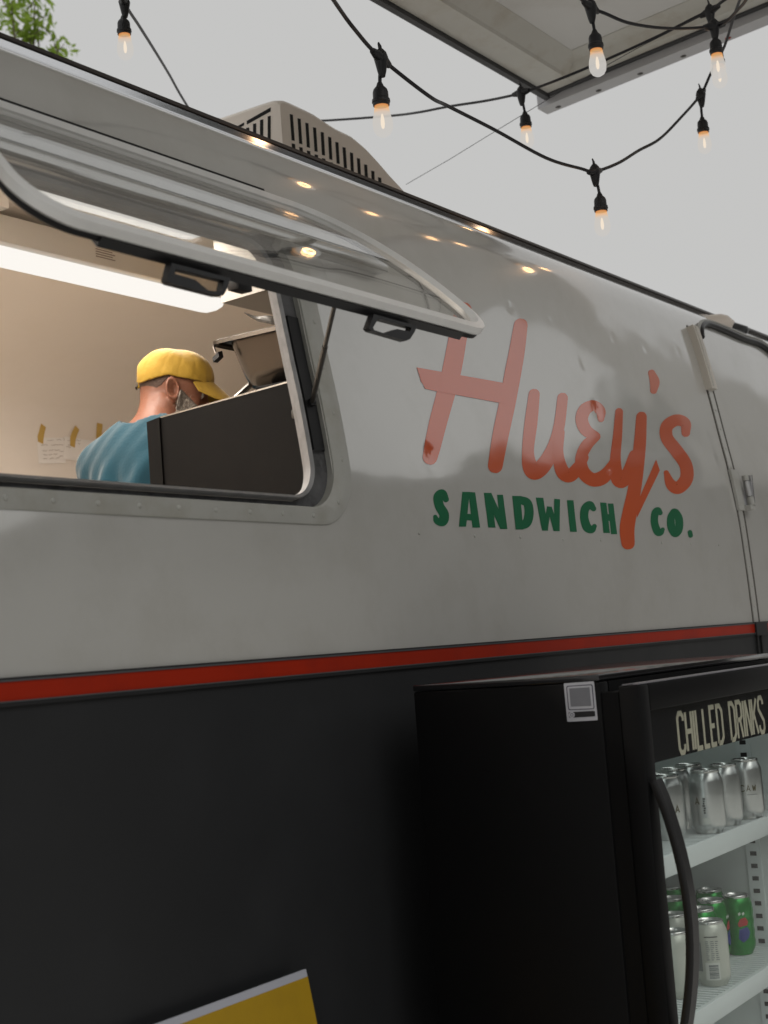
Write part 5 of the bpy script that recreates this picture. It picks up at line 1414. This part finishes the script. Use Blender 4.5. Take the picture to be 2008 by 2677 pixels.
zA = lambda x, y: (1004+x/1.652, y/1.652)          # pixel of the enlarged sky crop, right half
zL = lambda x, y: (x/1.652, y/1.652)
LP = [('TL', zL(537, 10), zL(527, 68), 3.95, 'bulb hanging alone at the far left, below the top picture edge'),
      ('A', (996, 152), (987, 216), 3.2, 'bulb hanging nearest the camera, above the roof air conditioner'),
      ('low', zA(910, 740), zA(938, 832), 4.05, 'lowest hanging bulb, at the bottom of the sagging cable'),
      ('B', zA(893, 30), zA(913, 128), 3.74, 'brightly glowing bulb hanging in front of the canopy underside'),
      ('m', zA(592, 400), zA(613, 480), 4.7, 'small distant bulb hanging beside the canopy corner'),
      ('r', zA(1368, 408), zA(1370, 505), 4.75, 'bulb hanging on the rising cable at the right, in open sky'),
      ('tr1', zA(1425, 112), zA(1428, 118), 4.15, 'upper of the two overlapping bulbs at the top right canopy edge'),
      ('tr2', zA(1407, 48), zA(1447, 205), 4.35, 'lower of the two overlapping bulbs at the top right canopy edge')]
CONN = {}; PEND = {}
for nme, cpx, spx, dep, lab in LP:
    c_ = at(*cpx, dep); q = ray(*spx); k = math.hypot(c_[0], c_[1])/math.hypot(q[0], q[1])
    s_ = CP+q*k
    if nme == 'tr1': s_ = c_+np.array([0, 0, -.030])
    else: s_[0:2] = c_[0:2]*.4+s_[0:2]*.6
    CONN[nme] = c_; PEND[nme] = (c_, s_, lab)
def cable(pts, label, r=.0044):
    # pts: (pixel or connector name, depth)
    P = []
    for p in pts:
        P.append(CONN[p] if isinstance(p, str) else at(p[0], p[1], p[2]))
    SPth = smoothpath(P, 8)
    for p in pts:
        if isinstance(p, str):
            i = int(np.argmin([np.linalg.norm(q-CONN[p]) for q in SPth])); t_ = SPth[i+1]-SPth[i-1]; pendant(*PEND[p], t_/np.linalg.norm(t_))
    o = MB().tube(SPth, r, 8).build('string_light_cable', M['cable'])
    o['label'] = label; o['category'] = 'cable'; o['group'] = 'string light cables'; return o
cable([(700, -260, 2.4), (872, 0, 2.95), (930, 80, 3.08), 'A', (1120, 250, 3.35), zA(280, 460)+(3.5,), zA(480, 562)+(3.7,), zA(700, 682)+(3.88,), zA(850, 728)+(3.98,), 'low', zA(1010, 705)+(4.15,), zA(1100, 650)+(4.28,), zA(1190, 600)+(4.4,), zA(1280, 510)+(4.55,), 'r', zA(1410, 320)+(4.75,), zA(1470, 200)+(4.7,), zA(1515, 60)+(4.5,), zA(1560, -60)+(4.3,), zA(1640, -260)+(4.0,)],
      'black string light cable sagging lowest across the sky, from top edge to right canopy edge')
cable([(470, 300, 6.2), (560, 311, 6.0), (640, 316, 5.9), (760, 318, 5.75), (870, 314, 5.6), zA(30, 500)+(5.4,), zA(150, 485)+(5.2,), zA(280, 460)+(5.05,), zA(430, 437)+(4.9,), zA(540, 415)+(4.75,), 'm', zA(650, 383)+(4.66,), zA(800, 325)+(4.55,), zA(1000, 240)+(4.5,), zA(1200, 148)+(4.42,), zA(1350, 72)+(4.37,), 'tr2', zA(1450, 15)+(4.3,), zA(1520, -40)+(4.2,), zA(1640, -180)+(3.9,)],
      'black string light cable running from behind the air conditioner along the canopy end beam')
cable([(1440, -120, 3.5), (1500, -25, 3.65), 'B', zA(960, 60)+(3.78,), zA(1050, 97)+(3.85,), zA(1170, 118)+(3.95,), zA(1300, 123)+(4.05,), 'tr1', zA(1475, 95)+(4.1,), zA(1530, 40)+(4.0,), zA(1570, -10)+(3.9,), zA(1680, -200)+(3.6,)],
      'black string light cable crossing in front of the canopy underside, carrying the bright bulb')
cable([zL(430, -220)+(3.6,), 'TL', zL(600, 110)+(4.2,), zL(660, 205)+(4.5,), zL(730, 320)+(4.9,), zL(780, 410)+(5.2,), zL(850, 520)+(5.6,), zL(930, 620)+(6.0,)],
      'black string light cable at upper left dropping behind the trailer roof')
o = MB().tube([at(1062, 482, 5.6), at(*zA(280, 690), 5.35), at(*zA(500, 555), 5.1), at(*zA(720, 422), 4.9), at(*zA(850, 345), 4.75), at(*zA(1100, 205), 4.5), at(*zA(1380, 65), 4.38), at(*zA(1540, -40), 4.2)], .0011, 5).build('guy_wire', M['cable'])
tag(o, 'thin straight guy wire rising from the air conditioner to the canopy', 'wire')

# ------------------------------------------------------------------ tree beyond the roof, and unseen trees added to soften the reflected roofline
def tree(base, h, R, n, label, px=None, seed=1, leaf='leaf', size=.1, group=None, kind=None, clumps=26, holes=.55, low=.35):
    rs = np.random.RandomState(seed)
    t = thing('leafy_tree', label, 'tree', base, group)
    b = MB(); base = np.array(base); topp = base+np.array([0, 0, h*.95])
    P = smoothpath([base, base+np.array([.1, .05, h*.4]), base+np.array([-.05, .1, h*.7]), topp], 4)
    b.tube(P, list(np.linspace(h*.022, .015, len(P))), 8)
    cl = []
    for i in range(clumps):
        a = rs.uniform(0, 2*PI); zz = low+(.98-low)*rs.uniform(0, 1)**.9; prof = math.sin(PI*min(1, max(0.02, (zz-low+.06)/(1.06-low))))**.7*(1.15-.5*(zz-low))
        rr = R*prof*rs.uniform(.35, 1); c = base+np.array([rr*math.cos(a), rr*math.sin(a), h*zz+rs.uniform(-.2, .2)])
        cl.append((c, R*rs.uniform(.12, .26)))
        st = base+np.array([0, 0, h*(zz*.75)]); mid = (st+c)/2+rs.randn(3)*R*.04; mid[2] -= .1
        b.tube([st, mid, c], [.03*h/8, .02*h/8, .006], 5)
        for k in range(3):
            e = c+rs.randn(3)*cl[-1][1]*.6; b.tube([c, (c+e)/2+rs.randn(3)*.03, e], [.008, .006, .003], 4)
    b.build('trunk', M['bark'], t)
    N = n; ci = rs.randint(0, len(cl), N)
    cen = np.array([cl[i][0] for i in ci]); rad = np.array([cl[i][1] for i in ci])
    d = rs.randn(N, 3); d /= np.linalg.norm(d, axis=1)[:, None]
    p = cen+d*rad[:, None]*(rs.uniform(0, 1, N)**.45)[:, None]*np.array([1, 1, .8])
    u = rs.randn(N, 3); u /= np.linalg.norm(u, axis=1)[:, None]; w = np.cross(u, rs.randn(N, 3)); w /= np.linalg.norm(w, axis=1)[:, None]
    s1_ = size*rs.uniform(.6, 1.3, N)[:, None]; s2_ = s1_*.38
    V = np.stack([p-u*s1_, p+w*s2_, p+u*s1_, p-w*s2_], 1).reshape(-1, 3)
    me = bpy.data.meshes.new('crown'); me.from_pydata(V.tolist(), [], [(4*i, 4*i+1, 4*i+2, 4*i+3) for i in range(N)]); me.materials.append(M[leaf])
    o = bpy.data.objects.new('crown', me); C.objects.link(o); attach(o, t)
    if kind: o['kind'] = kind
    return t
dd = ray(62, 120); tb = dd*14.5
tree((tb[0], tb[1], 0), CAMH+ray(110, 0)[2]*14.5+.05, .80, 2300, 'young leafy tree with a narrow loose crown showing above the left end of the roof', seed=4, size=.055, clumps=46, low=.5)
# the lot behind the camera: unseen buildings and awning added to shape the trailer's reflections
def building(x0, x1, y0, y1, h, label):
    t = thing('added_building', label, 'building', ((x0+x1)/2, (y0+y1)/2, 0))
    MB().box((x0, y0, 0), (x1, y1, h)).build('wall', M['wallrender'], t, smooth=False)
    MB().box((x0-.2, y0-.2, h+.003), (x1+.2, y1+.2, h+.25)).build('roof', M['trimgrey'], t, smooth=False)
building(-26, 13.2, -20, -14, 7.2, 'long plain rendered building across the lot, added to darken reflections')
building(14.0, 16, -20, -1.5, 4.6, 'plain rendered building at the end of the lot, added to darken reflections')
for i, (x, y, h, lab) in enumerate(((15.5, -3.6, 6.6, 'loose dark tree nearest the awning'), (16.5, -6.6, 6.9, 'loose dark tree second from the awning'), (17, -9.8, 6.5, 'loose dark tree behind the middle of the end building'), (16, -13, 6.9, 'loose dark tree at the corner between the two buildings'))):
    tree((x+2.6, y, 0), h-.25, 2.4, 5200, lab+', added to soften reflections', seed=40+i, leaf='leafdark', size=.13, group='trees over the end building', clumps=64, low=.45)
aw = [(5.30, 1.48), (5.9, 1.42), (6.3, 1.06), (7.26, .56), (7.98, .50), (10.5, .18), (32, -.4), (32, -9), (17.6, -3.07), (10.9, -.54), (9.9, -.43), (8.2, -.04), (6.48, .38), (6.4, .05), (5.30, .02)]  # outline follows the dark band mirrored in the trailer skin
o = MB().prism([(x, y, 3.92) for x, y in aw], [(x, y, 3.96) for x, y in aw]).build('added_awning', M['canopysheet'], smooth=False)
tag(o, 'slim grey awning beyond the canopy, unseen and shaped to the reflected band', 'awning')
